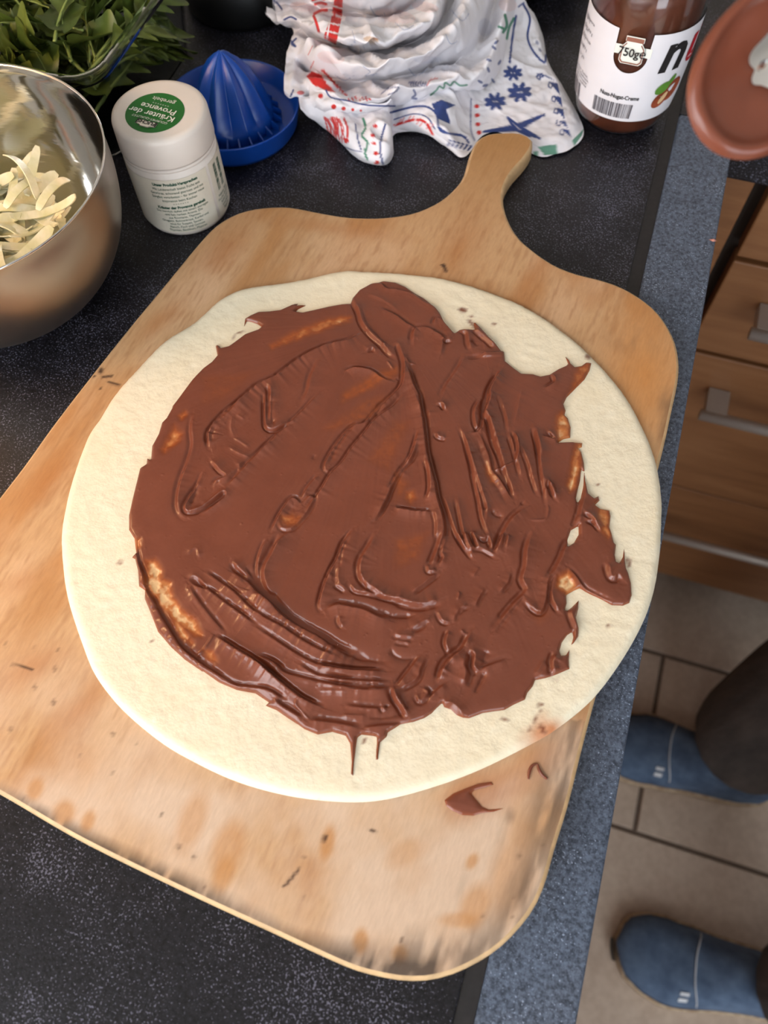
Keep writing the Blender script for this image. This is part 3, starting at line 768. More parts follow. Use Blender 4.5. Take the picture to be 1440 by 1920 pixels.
    ('G', 1.2, 5, 3, [(590, 310), (640, 420), (690, 600), (720, 760), (760, 950), (790, 1120), (830, 1230), (860, 1290)]), ('G', 0.9, 3, 3, [(650, 480), (740, 740), (790, 900), (830, 1040), (820, 1150)]), ('G', -1.2, 9, 9, [(740, 400), (800, 600), (870, 760), (950, 880), (1000, 1000)]), ('G', 0.9, 3, 4, [(760, 360), (840, 560), (870, 690), (920, 750), (1000, 870), (1060, 970)]), ('G', 1.1, 5, 4, [(820, 170), (870, 280), (920, 430), (960, 560), (1000, 700), (1050, 830), (1080, 950)]),
    ('G', 1.2, 4, 3, [(880, 0), (840, 100), (810, 170), (790, 300), (740, 350), (680, 360)]), ('G', 0.9, 3, 3, [(770, 60), (720, 150), (730, 280), (780, 340)]), ('G', -1.0, 4, 4, [(800, 40), (790, 150)]), ('G', 1.0, 1.8, 1.8, [(1060, 340), (1100, 420), (1110, 540), (1070, 620), (960, 670), (860, 700)]), ('G', 0.9, 5, 3, [(1130, 460), (1200, 620), (1240, 760), (1290, 900)]), ('G', 1.0, 5, 3, [(1250, 340), (1290, 450), (1310, 620), (1330, 780), (1350, 870), (1370, 990)]),
    ('G', 0.8, 4, 3, [(1030, 360), (1090, 560), (1140, 760)]), ('G', -1.0, 5, 5, [(870, 1040), (900, 1090), (980, 1110)]), ('G', 1.1, 4, 4, [(1170, 1040), (1060, 1130), (980, 1260), (920, 1400)]), ('G', 0.8, 1.8, 1.8, [(1220, 1140), (1350, 1130), (1380, 1050), (1370, 1000)]), ('G', 0.8, 3, 3, [(450, 930), (500, 1090), (560, 1260), (650, 1400)]), ('G', 0.8, 3, 3, [(560, 940), (600, 1150), (640, 1350)]), ('G', 0.8, 3, 3, [(690, 1240), (740, 1360)]),
    ('G', 0.9, 3, 3, [(370, 350), (400, 390), (460, 400)]), ('G', 0.8, 3, 3, [(410, 90), (440, 110), (460, 150)]), ('G', 0.6, 4, 4, [(310, 150), (320, 300)]), ('G', -0.9, 4, 4, [(1130, 980), (1160, 1000)]), ('G', 1.2, 3, 3, [(280, 600), (310, 700), (320, 860), (290, 960)]), ('G', 1.0, 3, 3, [(1380, 800), (1440, 930)]),
    ('C', 0.5, 4, 4, [(230, 350), (350, 390), (450, 450), (510, 500)]), ('C', 0.8, 3, 4, [(270, 250), (360, 260), (400, 300), (520, 320), (640, 350), (740, 420), (860, 490), (900, 540)]), ('C', 0.9, 4, 5, [(350, 480), (480, 540), (600, 630), (680, 660)]), ('C', 1.0, 4, 5, [(650, 820), (655, 700), (700, 660), (780, 670), (850, 710), (910, 760), (890, 900)]), ('C', 0.9, 3, 4, [(830, 640), (850, 580), (900, 590), (950, 640), (1000, 710)]),
    ('C', 0.8, 5, 4, [(1120, 900), (1050, 1030), (950, 1180), (900, 1290)]), ('C', 1.4, 3, 4, [(40, 1050), (70, 1030), (150, 1025), (270, 1045), (370, 1110), (450, 1135)]), ('C', 0.8, 3, 3, [(850, 1340), (900, 1340), (940, 1390)]), ('C', 1.3, 5, 3, [(1440, 1030), (1390, 1130), (1340, 1210), (1330, 1330), (1290, 1440)]), ('C', 0.7, 3, 3, [(900, 760), (1000, 770)]), ('C', 0.8, 3, 3, [(220, 860), (280, 830), (310, 870)]), ('C', 0.7, 2, 2, [(580, 930), (600, 970), (670, 990)]), ('C', 0.7, 2, 2, [(410, 950), (470, 1030)]),
    ('C', -0.8, 4, 4, [(500, 1100), (510, 1130)]), ('C', 1.8, 12, 12, [(1290, 880), (1300, 930)]), ('C', 1.0, 4, 4, [(1060, 670), (1130, 700), (1150, 790), (1170, 850)]), ('C', 1.1, 4, 4, [(1190, 660), (1290, 740), (1390, 830)]), ('C', -0.9, 6, 6, [(1170, 750), (1230, 820)]),
    ('D', 1.4, 6, 4, [(260, 640), (240, 730), (190, 830), (170, 900), (140, 1030), (180, 1100), (230, 1300), (290, 1440)]), ('D', 1.0, 3, 3, [(740, 690), (770, 760), (680, 820)]), ('D', 1.0, 2.5, 2.5, [(700, 1190), (775, 1275), (650, 1250)]), ('D', 1.0, 4, 4, [(580, 1160), (600, 1200), (630, 1330), (650, 1440)]), ('D', 0.9, 4, 3, [(400, 1200), (440, 1350), (430, 1440)]), ('D', 0.7, 4, 3, [(260, 880), (330, 1050), (350, 1200)]), ('D', 0.6, 5, 4, [(470, 830), (430, 1000), (400, 1150)]),
    ('H', 1.1, 4, 4, [(560, 1030), (490, 1080), (450, 1180), (400, 1280), (330, 1400)]), ('H', -1.0, 4, 4, [(510, 1000), (450, 1130)]), ('H', 1.1, 3, 3, [(650, 770), (720, 830), (760, 900)]), ('H', 1.0, 3, 3, [(660, 840), (740, 870), (800, 950)]), ('H', 0.9, 4, 4, [(640, 420), (660, 560), (640, 680), (620, 760), (600, 900), (600, 1000)]), ('H', 0.9, 3, 3, [(290, 540), (320, 500), (400, 660)]), ('H', 0.7, 3, 3, [(590, 800), (560, 900), (530, 920)]), ('H', -0.7, 5, 5, [(330, 470), (400, 560), (380, 620)]),
    ('L', 1.1, 4, 4, [(860, 80), (880, 180), (910, 210), (950, 180), (1000, 230)]), ('L', 0.9, 3, 5, [(500, 140), (560, 200), (640, 310), (720, 360), (820, 410), (900, 445)]), ('L', 1.1, 3, 3, [(345, 320), (370, 430), (425, 515)]), ('L', 0.9, 4, 4, [(530, 490), (540, 560), (590, 680)]), ('L', 1.2, 4, 4, [(400, 900), (370, 960), (375, 1040), (400, 1070)]), ('L', -0.6, 6, 6, [(410, 950), (420, 1030)]), ('L', 0.6, 3, 3, [(290, 950), (200, 1090)]), ('L', 0.6, 3, 3, [(330, 990), (230, 1110)]),
]
PXMM = 0.303                                     # millimetres per photograph pixel on the dough
q, fq, sd = sheet(CH, 0.42, HOLES)
N_ = len(q)
hh = 2.1 + 1.5 * (fbm(q[:, 0] / 27, q[:, 1] / 27, 51, 3) - 0.5)
# fine drag marks fanning out from the top of the strokes
apx = P(735, 610, DZ)[:2] * 1000
fr_ = np.hypot(*(q - apx).T); ft_ = np.arctan2(q[:, 1] - apx[1], q[:, 0] - apx[0])
fan = (vnoise(ft_ * 60, fr_ / 45, 53) - 0.5) * 0.10 + (vnoise(ft_ * 130, fr_ / 30, 54) - 0.5) * 0.07
hh += fan * np.clip(fr_ / 60, 0, 1)
stri_s = np.full(N_, 1e9); stri_t = np.zeros(N_); stri_id = np.zeros(N_)
for k, (key, amp, wl, wr, pts) in enumerate(RID):
    ln = cw(key, pts)
    if len(ln) > 2:
        ln = catmull(ln, max(8, 4 * len(ln)))
    # a stroke leaves a steep lip on one side and a long scraped slope on the other
    steep = 1 if wl >= wr else -1
    wsm = max(min(wl, wr) * 0.8, 2.2) * PXMM
    if amp > 0 and wl > 2:
        if wl >= wr: wl *= 2.4; wr *= 0.8
        else: wr *= 2.4; wl *= 0.8
    wlm, wrm = wl * PXMM, wr * PXMM
    mg = max(6 * max(wlm, wrm), 9.0)
    lo = ln.min(0) - mg; hi = ln.max(0) + mg
    idx = np.where((q[:, 0] > lo[0]) & (q[:, 0] < hi[0]) & (q[:, 1] > lo[1]) & (q[:, 1] < hi[1]))[0]
    if len(idx) == 0:
        continue
    d, al, L = poly_dist(q[idx], ln)
    prof = np.where(d > 0, np.exp(-(np.abs(d) / wlm) ** 1.15), np.exp(-(np.abs(d) / wrm) ** 1.15))
    if amp > 0.6 and wl > 2:
        prof = prof - 0.75 * np.exp(-((-d * steep - 2.3 * wsm) / (1.25 * wsm)) ** 2)
    endf = np.clip(np.minimum(al, L - al) / (0.16 * L + 0.6) + 0.12, 0, 1)
    wob = 0.75 + 0.5 * vnoise(al * 0.5, np.full(len(al), k * 3.7), 3)
    hh[idx] += 1.45 * amp * prof * endf * wob
    if amp > 0 and L > 12:
        m = np.abs(d) < np.abs(stri_s[idx])
        ii = idx[m]
        stri_s[ii] = d[m]; stri_t[ii] = al[m]; stri_id[ii] = k
has = stri_s < 1e8
st = np.zeros(N_)
st[has] = vnoise(stri_s[has] * 1.5, stri_t[has] * 0.10 + stri_id[has] * 5.1, 61) - 0.5 + 0.6 * (vnoise(stri_s[has] * 3.4, stri_t[has] * 0.16 + stri_id[has] * 2.3, 66) - 0.5)
hh += 0.15 * st * np.exp(-np.abs(np.where(has, stri_s, 0)) / 4.5)
hh += 0.05 * (fbm(q[:, 0] / 1.6, q[:, 1] / 1.6, 71, 2) - 0.5)
# crumbs and bubbles
rs = np.random.default_rng(3)
cen = q[rs.integers(0, N_, 420)]
order = np.argsort(q[:, 0], kind='stable'); qx = q[order, 0]
for c in cen:
    i0, i1 = np.searchsorted(qx, (c[0] - 1.6, c[0] + 1.6))
    idx = order[i0:i1]; idx = idx[np.abs(q[idx, 1] - c[1]) < 1.6]
    r2 = ((q[idx] - c) ** 2).sum(1)
    hh[idx] += rs.uniform(0.08, 0.35) * np.exp(-r2 / rs.uniform(0.08, 0.3))
thin = np.zeros(N_)
for key, pts, s in THIN:
    pl = cw(key, pts); lo = pl.min(0) - 4; hi = pl.max(0) + 4
    idx = np.where((q > lo).all(1) & (q < hi).all(1))[0]
    d, _ = sdf(q[idx], pl)
    thin[idx] = np.maximum(thin[idx], s * np.clip(0.5 + d / 5.0, 0, 1) ** 1.3)
thin = np.clip(thin * (0.45 + 1.1 * fbm(q[:, 0] / 3.2, q[:, 1] / 3.2, 81, 3)), 0, 1)
hh = hh * (1 - 0.6 * thin) - 0.1 * thin
hh = np.where(hh < 0.7, 0.18 + 0.52 * np.exp((hh - 0.7) / 0.52), hh)
hh *= 1 - np.exp(-(sd / 0.9))
hh += 0.35 * np.exp(-((sd - 1.2) / 0.7) ** 2) * (fbm(q[:, 0] / 7, q[:, 1] / 7, 88, 2))
qm = q / 1000
zc_ = ZC + BT + 0.0034 + dough_lift(qm[:, 0], qm[:, 1]) + 0.00012 + hh / 1000
edge_thin = np.clip(1 - sd / 1.1, 0, 1) * 0.25
SPREAD = Mat('chocolate_spread', rough=0.27)
_t = SPREAD.attr('thin', 'Fac')
_v = SPREAD.coord()
_c = SPREAD.ramp(_t, [(0.0, srgb(122, 66, 47)), (0.12, srgb(127, 67, 43)), (0.35, srgb(150, 76, 36)), (0.6, srgb(190, 118, 66)), (0.85, srgb(224, 186, 138))])
_n = SPREAD.ramp(SPREAD.noise(_v, 55, 4), [(0.35, (0.90, 0.88, 0.86)), (0.65, (1.0, 1.0, 1.0))])
SPREAD.base(SPREAD.mix(1.0, _c, _n, 'MULTIPLY'))
SPREAD.b.inputs['Specular IOR Level'].default_value = 0.5
SPREAD.b.inputs['Subsurface Weight'].default_value = 0.0
SPREAD = SPREAD.m
spread = build('hazelnut_spread', np.c_[qm, zc_], fq, SPREAD, None, attrs={'thin': np.clip(thin + edge_thin, 0, 1)})
tag(spread, 'glossy brown chocolate hazelnut spread in knife strokes over the dough', 'spread')

# smear on the board below the dough
SM = np.array([P(800 + x / 4.8, 1240 + y / 4.8, BT)[:2] * 1000 for x, y in
               [(160, 1250), (240, 1190), (360, 1140), (470, 1100), (580, 1085), (600, 1110), (540, 1130), (430, 1160), (400, 1190), (440, 1240), (500, 1310), (560, 1335), (690, 1325), (600, 1355), (500, 1365), (420, 1390), (320, 1385), (230, 1345), (175, 1300)]])
q, fq, sd = sheet(SM, 0.4)
h2 = (0.25 + 0.9 * (1 - np.exp(-sd / 1.6)) + 0.4 * (fbm(q[:, 0] / 4, q[:, 1] / 4, 5) - 0.5)) * (1 - np.exp(-sd / 0.5))
sm = build('spread_smear', np.c_[q / 1000, ZC + BT + 0.00025 + h2 / 1000], fq, SPREAD, None, attrs={'thin': np.clip(0.3 - sd / 6, 0, 0.5)})
tag(sm, 'brown chocolate smear on the bare wood below the dough', 'smear')
for nm, pts, r, lab in [('spread_curl', [(915, 1060), (925, 990), (950, 940), (995, 925), (1010, 970), (1040, 1020), (1085, 1058)], 0.0006, 'thin curl of chocolate on the board near its right edge')]:
    pp = catmull(np.array([P(800 + x / 4.8, 1240 + y / 4.8, BT + 0.0005) for x, y in pts]), 40)
    o = tube(nm, pp, 0.0007 * (0.6 + 0.6 * np.abs(np.sin(np.linspace(0, 6, 40)))), SPREAD, None, 8)
    tag(o, lab, 'smear')

# ------------------------------------------------------------------ lettering helper
def text_mesh(body, size, align='CENTER', bold=0.0, shear=0.0, leading=1.0, xs=1.0):
    cu = bpy.data.curves.new('txt', 'FONT')
    cu.body = body; cu.size = size; cu.align_x = align; cu.align_y = 'CENTER'
    cu.offset = bold; cu.shear = shear; cu.space_line = leading; cu.resolution_u = 3
    o = bpy.data.objects.new('txt', cu)
    me = o.to_mesh()
    n = len(me.vertices)
    co = np.empty(n * 3, np.float32); me.vertices.foreach_get('co', co)
    fc = [tuple(p.vertices) for p in me.polygons]
    o.to_mesh_clear()
    bpy.data.objects.remove(o); bpy.data.curves.remove(cu)
    co = co.reshape(-1, 3)[:, :2].astype(float)
    co[:, 0] *= xs
    return co, fc


def on_cyl(name, uv, faces, c, rad, th0, z0, mat, parent, off=0.0003):
    """flat print wrapped on an upright cylinder; uv in metres, u to the reader's right"""
    th = th0 + uv[:, 0] / rad
    zz_ = z0 + uv[:, 1]
    r = (rad(zz_) if callable(rad) else rad) + off
    v = np.stack([c[0] + r * np.cos(th), c[1] + r * np.sin(th), ZC + zz_], 1)
    return build(name, v, faces, mat, parent, False)


def bars(total, h, seed, n=26):
    r = random.Random(seed); v = []; f = []
    x = -total / 2
    while x < total / 2 - 0.0006:
        w = r.choice([0.0003, 0.0005, 0.0008, 0.0011]); w2 = min(x + w, total / 2)
        k = len(v); v += [(x, -h / 2), (w2, -h / 2), (w2, h / 2), (x, h / 2)]; f.append((k, k + 1, k + 2, k + 3))
        x = w2 + r.choice([0.0003, 0.0004, 0.0007])
    return np.array(v), f


def merge(parts):
    V = []; Fc = []; k = 0
    for v, f in parts:
        V.append(np.asarray(v, float)); Fc += [tuple(i + k for i in ff) for ff in f]; k += len(v)
    return np.concatenate(V), Fc


def shift(uvf, dx, dy):
    return uvf[0] + np.array([dx, dy]), uvf[1]


WPLAST = simple('white_plastic', srgb(232, 224, 216), 0.38, 40, 0.03)
PAPER = simple('label_paper', srgb(226, 220, 204), 0.6, 80, 0.04)
GREEN = simple('print_green', srgb(22, 104, 34), 0.5, 60, 0.08)
DKGREEN = simple('print_dark_green', srgb(52, 92, 74), 0.6, 60, 0.1)
PWHITE = simple('print_white', srgb(236, 238, 228), 0.5, 60, 0.03)
PBLACK = simple('print_black', srgb(30, 26, 26), 0.5, 60, 0.1)

# ------------------------------------------------------------------ herb jar
HC = (-0.2836, 0.3935); HR = 0.0317
hj = thing('herb_jar', 'white plastic herb jar with green round lid sticker beside the steel bowl', 'jar', (HC[0], HC[1], ZC))
lathe('body', [(0, 0.0), (HR - 0.004, 0.0), (HR - 0.0012, 0.0012), (HR, 0.004), (HR, 0.0530), (HR - 0.001, 0.0535), (HR - 0.001, 0.0545), (HR, 0.055), (HR, 0.0560), (HR - 0.001, 0.0567), (HR - 0.003, 0.058), (0, 0.058)], HC, WPLAST, hj, 96)
lid = lathe('lid', [(0, 0.0585), (HR - 0.002, 0.0575), (HR + 0.0002, 0.0578), (HR + 0.0004, 0.059), (HR - 0.0002, 0.0755), (HR - 0.0009, 0.0775), (HR - 0.0028, 0.0786), (HR - 0.005, 0.0787), (0, 0.0785)], HC, WPLAST, hj, 96)
a = np.linspace(0, 2 * PI, 64, endpoint=False)
LC = (HC[0] - 0.001, HC[1] - 0.0035)
st_r = 0.0192
build('lid_sticker', np.stack([LC[0] + st_r * np.cos(a), LC[1] + st_r * np.sin(a), np.full(64, ZC + 0.0788)], 1), [tuple(range(64))], GREEN, lid, False)['label'] = 'green round sticker with white lettering'
# lettering on the lid faces away from the photographer
e_r = np.array(P(365, 205, 0.0785)[:2]) - np.array(P(430, 222, 0.0785)[:2]); e_r /= np.linalg.norm(e_r)
e_u = np.array([-e_r[1], e_r[0]])


def lid_print(name, uvf, mat, dz=0.0004):
    uv, f = uvf
    xy = np.array(LC) + uv[:, :1] * e_r + uv[:, 1:2] * e_u
    return build(name, np.c_[xy, np.full(len(xy), ZC + 0.0787 + dz)], f, mat, lid, False)


lid_print('lettering', merge([shift(text_mesh('Kräuter der', 0.0068, bold=0.00008), 0.001, 0.0022), shift(text_mesh('Provence', 0.0068, bold=0.00008), -0.0005, -0.0038),
                              shift(text_mesh('gerebelt', 0.0050), 0.0, -0.0122), shift(text_mesh('GOURMET-QUALITÄT', 0.0026), 0.0, 0.0068), shift(text_mesh('* * * * * * *', 0.0026), 0.0, -0.0085)]), PWHITE)
logo = [(-0.0072, -0.0026), (0.0072, -0.0026), (0.0072, 0.0018), (0.0045, 0.0022), (0.003, 0.0034), (-0.003, 0.0034), (-0.0045, 0.0022), (-0.0072, 0.0018)]
lid_print('logo_plate', (np.array(logo) + [0, 0.0115], [tuple(range(8))]), PAPER, 0.0004)
lid_print('logo_border', merge([((np.array([p, q_, np.array(q_) * 0.88, np.array(p) * 0.88]) + [0, 0.0115]), [(0, 1, 2, 3)]) for p, q_ in zip(logo, logo[1:] + logo[:1])]), PBLACK, 0.0006)
lid_print('logo_lettering', shift(text_mesh('FUCHS', 0.0042, bold=0.00012), 0, 0.0107), PBLACK, 0.0007)
# paper label round the body with its overlap seam
thc = math.atan2(-HC[1], -HC[0])
thl = np.linspace(thc - 2.6, thc + 0.62, 90)
zl = np.array([0.005, 0.05])
V = np.array([[HC[0] + (HR + 0.0004) * math.cos(t), HC[1] + (HR + 0.0004) * math.sin(t), ZC + z] for t in thl for z in zl])
lab = build('paper_label', V, grid_faces(90, 2), PAPER, hj)
thl = np.linspace(thc + 0.70, thc + 2.6, 50)
V = np.array([[HC[0] + (HR + 0.0004) * math.cos(t), HC[1] + (HR + 0.0004) * math.sin(t), ZC + z] for t in thl for z in zl])
build('paper_label', V, grid_faces(50, 2), PAPER, hj)
for z0, body, sz, bd in [(0.0465, 'Unser Produkt-Versprechen', 0.0031, 0.00014), (0.0428, 'Mit Leidenschaft bietet Fuchs seit', 0.0028, 0), (0.0396, 'Gewürze, schonend geerntet und mit', 0.0028, 0), (0.0364, 'Sorgfalt verarbeitet – für immer neue', 0.0028, 0), (0.0332, 'Inspiration beim Kochen', 0.0028, 0),
                         (0.0300, '* * * * * * *', 0.0026, 0), (0.0272, 'Kräuter der Provence gerebelt', 0.0031, 0.00014), (0.0242, 'Die herrlich duftet mit einem würzigen', 0.0027, 0), (0.0214, 'und fein herben Aroma. Die', 0.0027, 0), (0.0186, 'aus Rosmarin, Thymian,', 0.0027, 0), (0.0158, 'Oregano, Bohnenkraut, Kerbel und', 0.0027, 0),
                         (0.0130, 'ideal für Suppen, Saucen,', 0.0027, 0), (0.0102, 'Fleisch, Fisch und Gemüse', 0.0027, 0), (0.0074, 'Thymian, Basilikum, Majoran', 0.0027, 0)]:
    on_cyl('lettering', *text_mesh(body, sz, bold=bd, xs=0.86), HC, HR, thc - 0.12, z0, DKGREEN, lab, 0.0007)
uv, f = bars(0.022, 0.009, 5)
on_cyl('barcode', uv[:, ::-1], f, HC, HR, thc + 0.98, 0.036, DKGREEN, hj, 0.0007)
for k in range(5):
    on_cyl('lettering', *text_mesh(['Netto 20 g', 'Fuchs GmbH', 'kühl und', 'trocken', 'lagern'][k], 0.003), HC, HR, thc + 1.0, 0.021 - 0.003 * k, DKGREEN, hj, 0.0007)

# ------------------------------------------------------------------ jar of hazelnut spread
NC = (0.0005, 0.5850)
nprof = [(0.0, 0.0), (0.024, 0.0), (0.0285, 0.0012), (0.0325, 0.005), (0.0348, 0.010), (0.0362, 0.016), (0.0378, 0.03), (0.0388, 0.05), (0.0392, 0.07), (0.0392, 0.088), (0.0385, 0.102), (0.0365, 0.113), (0.0335, 0.122), (0.0305, 0.128), (0.0295, 0.134), (0.0295, 0.148)]
nz = np.array([p[1] for p in nprof[1:]]); nr = np.array([p[0] for p in nprof[1:]])
nrad = lambda z: np.interp(z, nz, nr)
nj = thing('spread_jar', 'glass jar of chocolate hazelnut spread with white label behind the board', 'jar', (NC[0], NC[1], ZC))
JGLASS = Mat('jar_glass', (1, 1, 1, 1), 0.03, Transmission_Weight=1.0, IOR=1.45).m
inner = [(max(0.0, r - 0.002), max(z, 0.003)) for r, z in nprof]
shell = nprof + [(r, z) for r, z in reversed([(p[0] - 0.0016 if p[0] > 0.002 else 0, max(p[1], 0.0022)) for p in nprof])]
lathe('glass', shell, NC, JGLASS, nj, 96)
NUT = Mat('spread_in_jar', srgb(96, 46, 26), 0.35)
_v = NUT.coord(); NUT.base(NUT.ramp(NUT.noise(_v, 40, 3), [(0.3, srgb(84, 38, 20)), (0.7, srgb(118, 62, 38))]))
lathe('contents', [(0, 0.003)] + [(max(r - 0.0018, 0), max(z, 0.003)) for r, z in nprof[1:12]] + [(0.0325, 0.112), (0.02, 0.100), (0, 0.096)], NC, NUT.m, nj, 64)
NLAB = simple('jar_label_white', srgb(232, 228, 232), 0.45, 60, 0.02)
RN = 0.0385
zb, zt = 0.0195, 0.0865
# label outline in (arc length, height): notch in the upper edge for the weight badge
rng_u = 2.75 * RN
no_c, no_w, no_d = -0.0005, 0.0118, 0.0285
nl = [(-rng_u, zb), (rng_u, zb), (rng_u, zt), (no_c + no_w, zt)]
for k in range(1, 16):
    t = k / 16 * PI
    nl.append((no_c + no_w * math.cos(t) * 0.98, zt - no_d + no_w - no_w * math.sin(t) * 1.0))
nl = nl + [(no_c - no_w, zt), (-rng_u, zt)]
qn, fn, _ = sheet(np.array(nl), 0.0011)


def ncyl(name, uv, faces, mat, parent, th0, z0, off):
    th = th0 + uv[:, 0] / RN; z = z0 + uv[:, 1]
    r = nrad(z) + off
    return build(name, np.stack([NC[0] + r * np.cos(th), NC[1] + r * np.sin(th), ZC + z], 1), faces, mat, parent, name == 'jar_label')


T0 = -PI / 2 - 0.03
nlab = ncyl('jar_label', qn, fn, NLAB, nj, T0, 0.0, 0.0004)
PRED = simple('print_red', srgb(186, 24, 38), 0.45, 60, 0.05)
PGREY = simple('print_grey', srgb(96, 90, 96), 0.6, 60, 0.1)
ncyl('brand_letter', *text_mesh('n', 0.040, bold=0.0011, shear=0.18, xs=0.95), PBLACK, nlab, T0 + 0.76, 0.0715, 0.0009)
ncyl('brand_letter', *text_mesh('utella', 0.040, 'LEFT', bold=0.0011, shear=0.18), PRED, nlab, T0 + 1.06, 0.0715, 0.0009)
ncyl('lettering', *text_mesh('Nuss-Nugat-Creme', 0.0045, bold=0.0001, xs=0.8), PBLACK, nlab, T0 - 0.02, 0.0395, 0.0009)
ncyl('barcode', *bars(0.030, 0.012, 8), PGREY, nlab, T0 - 0.10, 0.0285, 0.0009)
# weight badge on the notch: little jar outline with the weight
jb = np.array([(-.0066, .0105), (.0066, .0105), (.0066, .0068), (.0058, .006), (.0085, .002), (.0085, -.0085), (.0065, -.0105), (-.0065, -.0105), (-.0085, -.0085), (-.0085, .002), (-.0058, .006), (-.0066, .0068)])
bz = 0.0742
ncyl('badge', jb * 0.92, [tuple(range(12))], PWHITE, nj, T0, bz, 0.0007)
PBROWN = simple('print_brown', srgb(150, 96, 78), 0.5, 60, 0.08)
ncyl('badge_line', *merge([(np.array([p, q_, q_ * 0.9, p * 0.9]) * 0.86, [(0, 1, 2, 3)]) for p, q_ in zip(jb, np.roll(jb, -1, 0))]), PBROWN, nj, T0, bz, 0.001)
ncyl('badge_lid', np.array([(-.0054, .0062), (.0054, .0062), (.0054, .009), (-.0054, .009)]), [(0, 1, 2, 3)], PBROWN, nj, T0, bz, 0.001)
bt = np.array([(-.0118, -.003), (.0125, -.003), (.0125, .0036), (-.0118, .0036)])
ncyl('badge_plate', bt, [(0, 1, 2, 3)], PWHITE, nj, T0, bz - 0.001, 0.0011)
ncyl('lettering', *text_mesh('750g℮', 0.0082, bold=0.0001, xs=0.88), PBLACK, nj, T0, bz - 0.0012, 0.0014)
for k in range(14):
    ncyl('lettering', *text_mesh(['Nährwerte', 'Energie kJ', '2252 / 539', 'Fett 30,9 g', 'davon ges.', '10,6 g', 'Kohlenhydr.', '57,5 g', 'Zucker', '56,3 g', 'Eiweiß', '6,3 g', 'Salz', '0,107 g'][k], 0.0030), PGREY, nlab, T0 - 1.02 - 0.15 * (k % 3), 0.078 - 0.0066 * (k // 3) - 0.0012 * (k % 3), 0.0009)
ncyl('lettering', *text_mesh('Zutaten: Zucker,\nPalmöl, Haselnüsse,\nMagermilchpulver,\nKakao, Lecithine', 0.0028, leading=0.9), PGREY, nlab, T0 - 0.98, 0.0385, 0.0009)
ncyl('barcode', *bars(0.014, 0.012, 12), PGREY, nlab, T0 - 1.10, 0.0265, 0.0009)
# hazelnuts and leaf picture
NUTC = simple('print_hazelnut', srgb(150, 70, 40), 0.5, 200, 0.3); NUTL = simple('print_nut_cream', srgb(226, 186, 140), 0.5, 60, 0.1)
LEAFP = simple('print_leaf', srgb(92, 140, 48), 0.5, 90, 0.2)
ell = lambda cx, cy, rx, ry, an: (np.array([(cx + rx * math.cos(t) * math.cos(an) - ry * math.sin(t) * math.sin(an), cy + rx * math.cos(t) * math.sin(an) + ry * math.sin(t) * math.cos(an)) for t in np.linspace(0, 2 * PI, 20, endpoint=False)]), [tuple(range(20))])
ncyl('picture', *ell(0, 0, .0075, .0055, 0.8), NUTC, nlab, T0 + 0.80, 0.036, 0.0009)
ncyl('picture', *ell(0, 0, .009, .007, 0.9), NUTC, nlab, T0 + 1.02, 0.041, 0.001)
ncyl('picture', *ell(0, 0, .005, .0022, 1.0), NUTL, nlab, T0 + 0.84, 0.037, 0.0012)
ncyl('picture', *ell(0, 0, .006, .004, 0.5), LEAFP, nlab, T0 + 0.76, 0.0455, 0.0011)
ncyl('picture', *ell(0, 0, .0045, .002, 1.0), LEAFP, nlab, T0 + 0.92, 0.050, 0.0011)

# ------------------------------------------------------------------ blue citrus press
BLUE = simple('blue_plastic', srgb(14, 68, 158), 0.32, 50, 0.08)
JC = (-0.2815, 0.4825)
cj = thing('citrus_press', 'blue plastic citrus press behind the herb jar', 'juicer', (JC[0], JC[1], ZC))
lathe('dish', [(0, 0.0005), (0.042, 0.0005), (0.0465, 0.002), (0.0490, 0.006), (0.0515, 0.0195), (0.0522, 0.0205), (0.0518, 0.0215), (0.0505, 0.0208), (0.0482, 0.0085), (0.0455, 0.006), (0.036, 0.0055), (0, 0.0055)], JC, BLUE, cj, 96)


def ribs(A, R, Z):
    t = (A * 8 / (2 * PI)) % 1.0
    tri = np.abs(t - 0.5) * 2                       # sharp ridge where tri == 1
    dep = np.interp(Z, [0.012, 0.016, 0.05, 0.062], [0.02, 0.20, 0.24, 0.35])
    return R * (1 - dep * (1 - tri ** 0.9))


lathe('reamer', [(0.031, 0.0056), (0.0315, 0.012), (0.0318, 0.015), (0.0300, 0.0185), (0.0272, 0.026), (0.0236, 0.035), (0.0185, 0.045), (0.0118, 0.054), (0.0055, 0.0595), (0.0022, 0.0615), (0, 0.062)], JC, BLUE, cj, 256, False, ribs)
for k in range(24):
    an = 2 * PI * k / 24
    c0 = np.array([JC[0] + 0.0335 * math.cos(an), JC[1] + 0.0335 * math.sin(an)]); tt = np.array([-math.sin(an), math.cos(an)]); rr = np.array([math.cos(an), math.sin(an)])
    pts = [c0 - rr * .0025 - tt * .0006, c0 + rr * .0035 - tt * .0006, c0 + rr * .0035 + tt * .0006, c0 - rr * .0025 + tt * .0006]
    v = [(p[0], p[1], ZC + 0.0057) for p in pts] + [(p[0], p[1], ZC + (0.0135 if i in (0, 3) else 0.009)) for i, p in enumerate(pts)]
    build('strainer_rib', v, [(4, 5, 6, 7), (0, 1, 5, 4), (1, 2, 6, 5), (2, 3, 7, 6), (3, 0, 4, 7)], BLUE, cj, False)

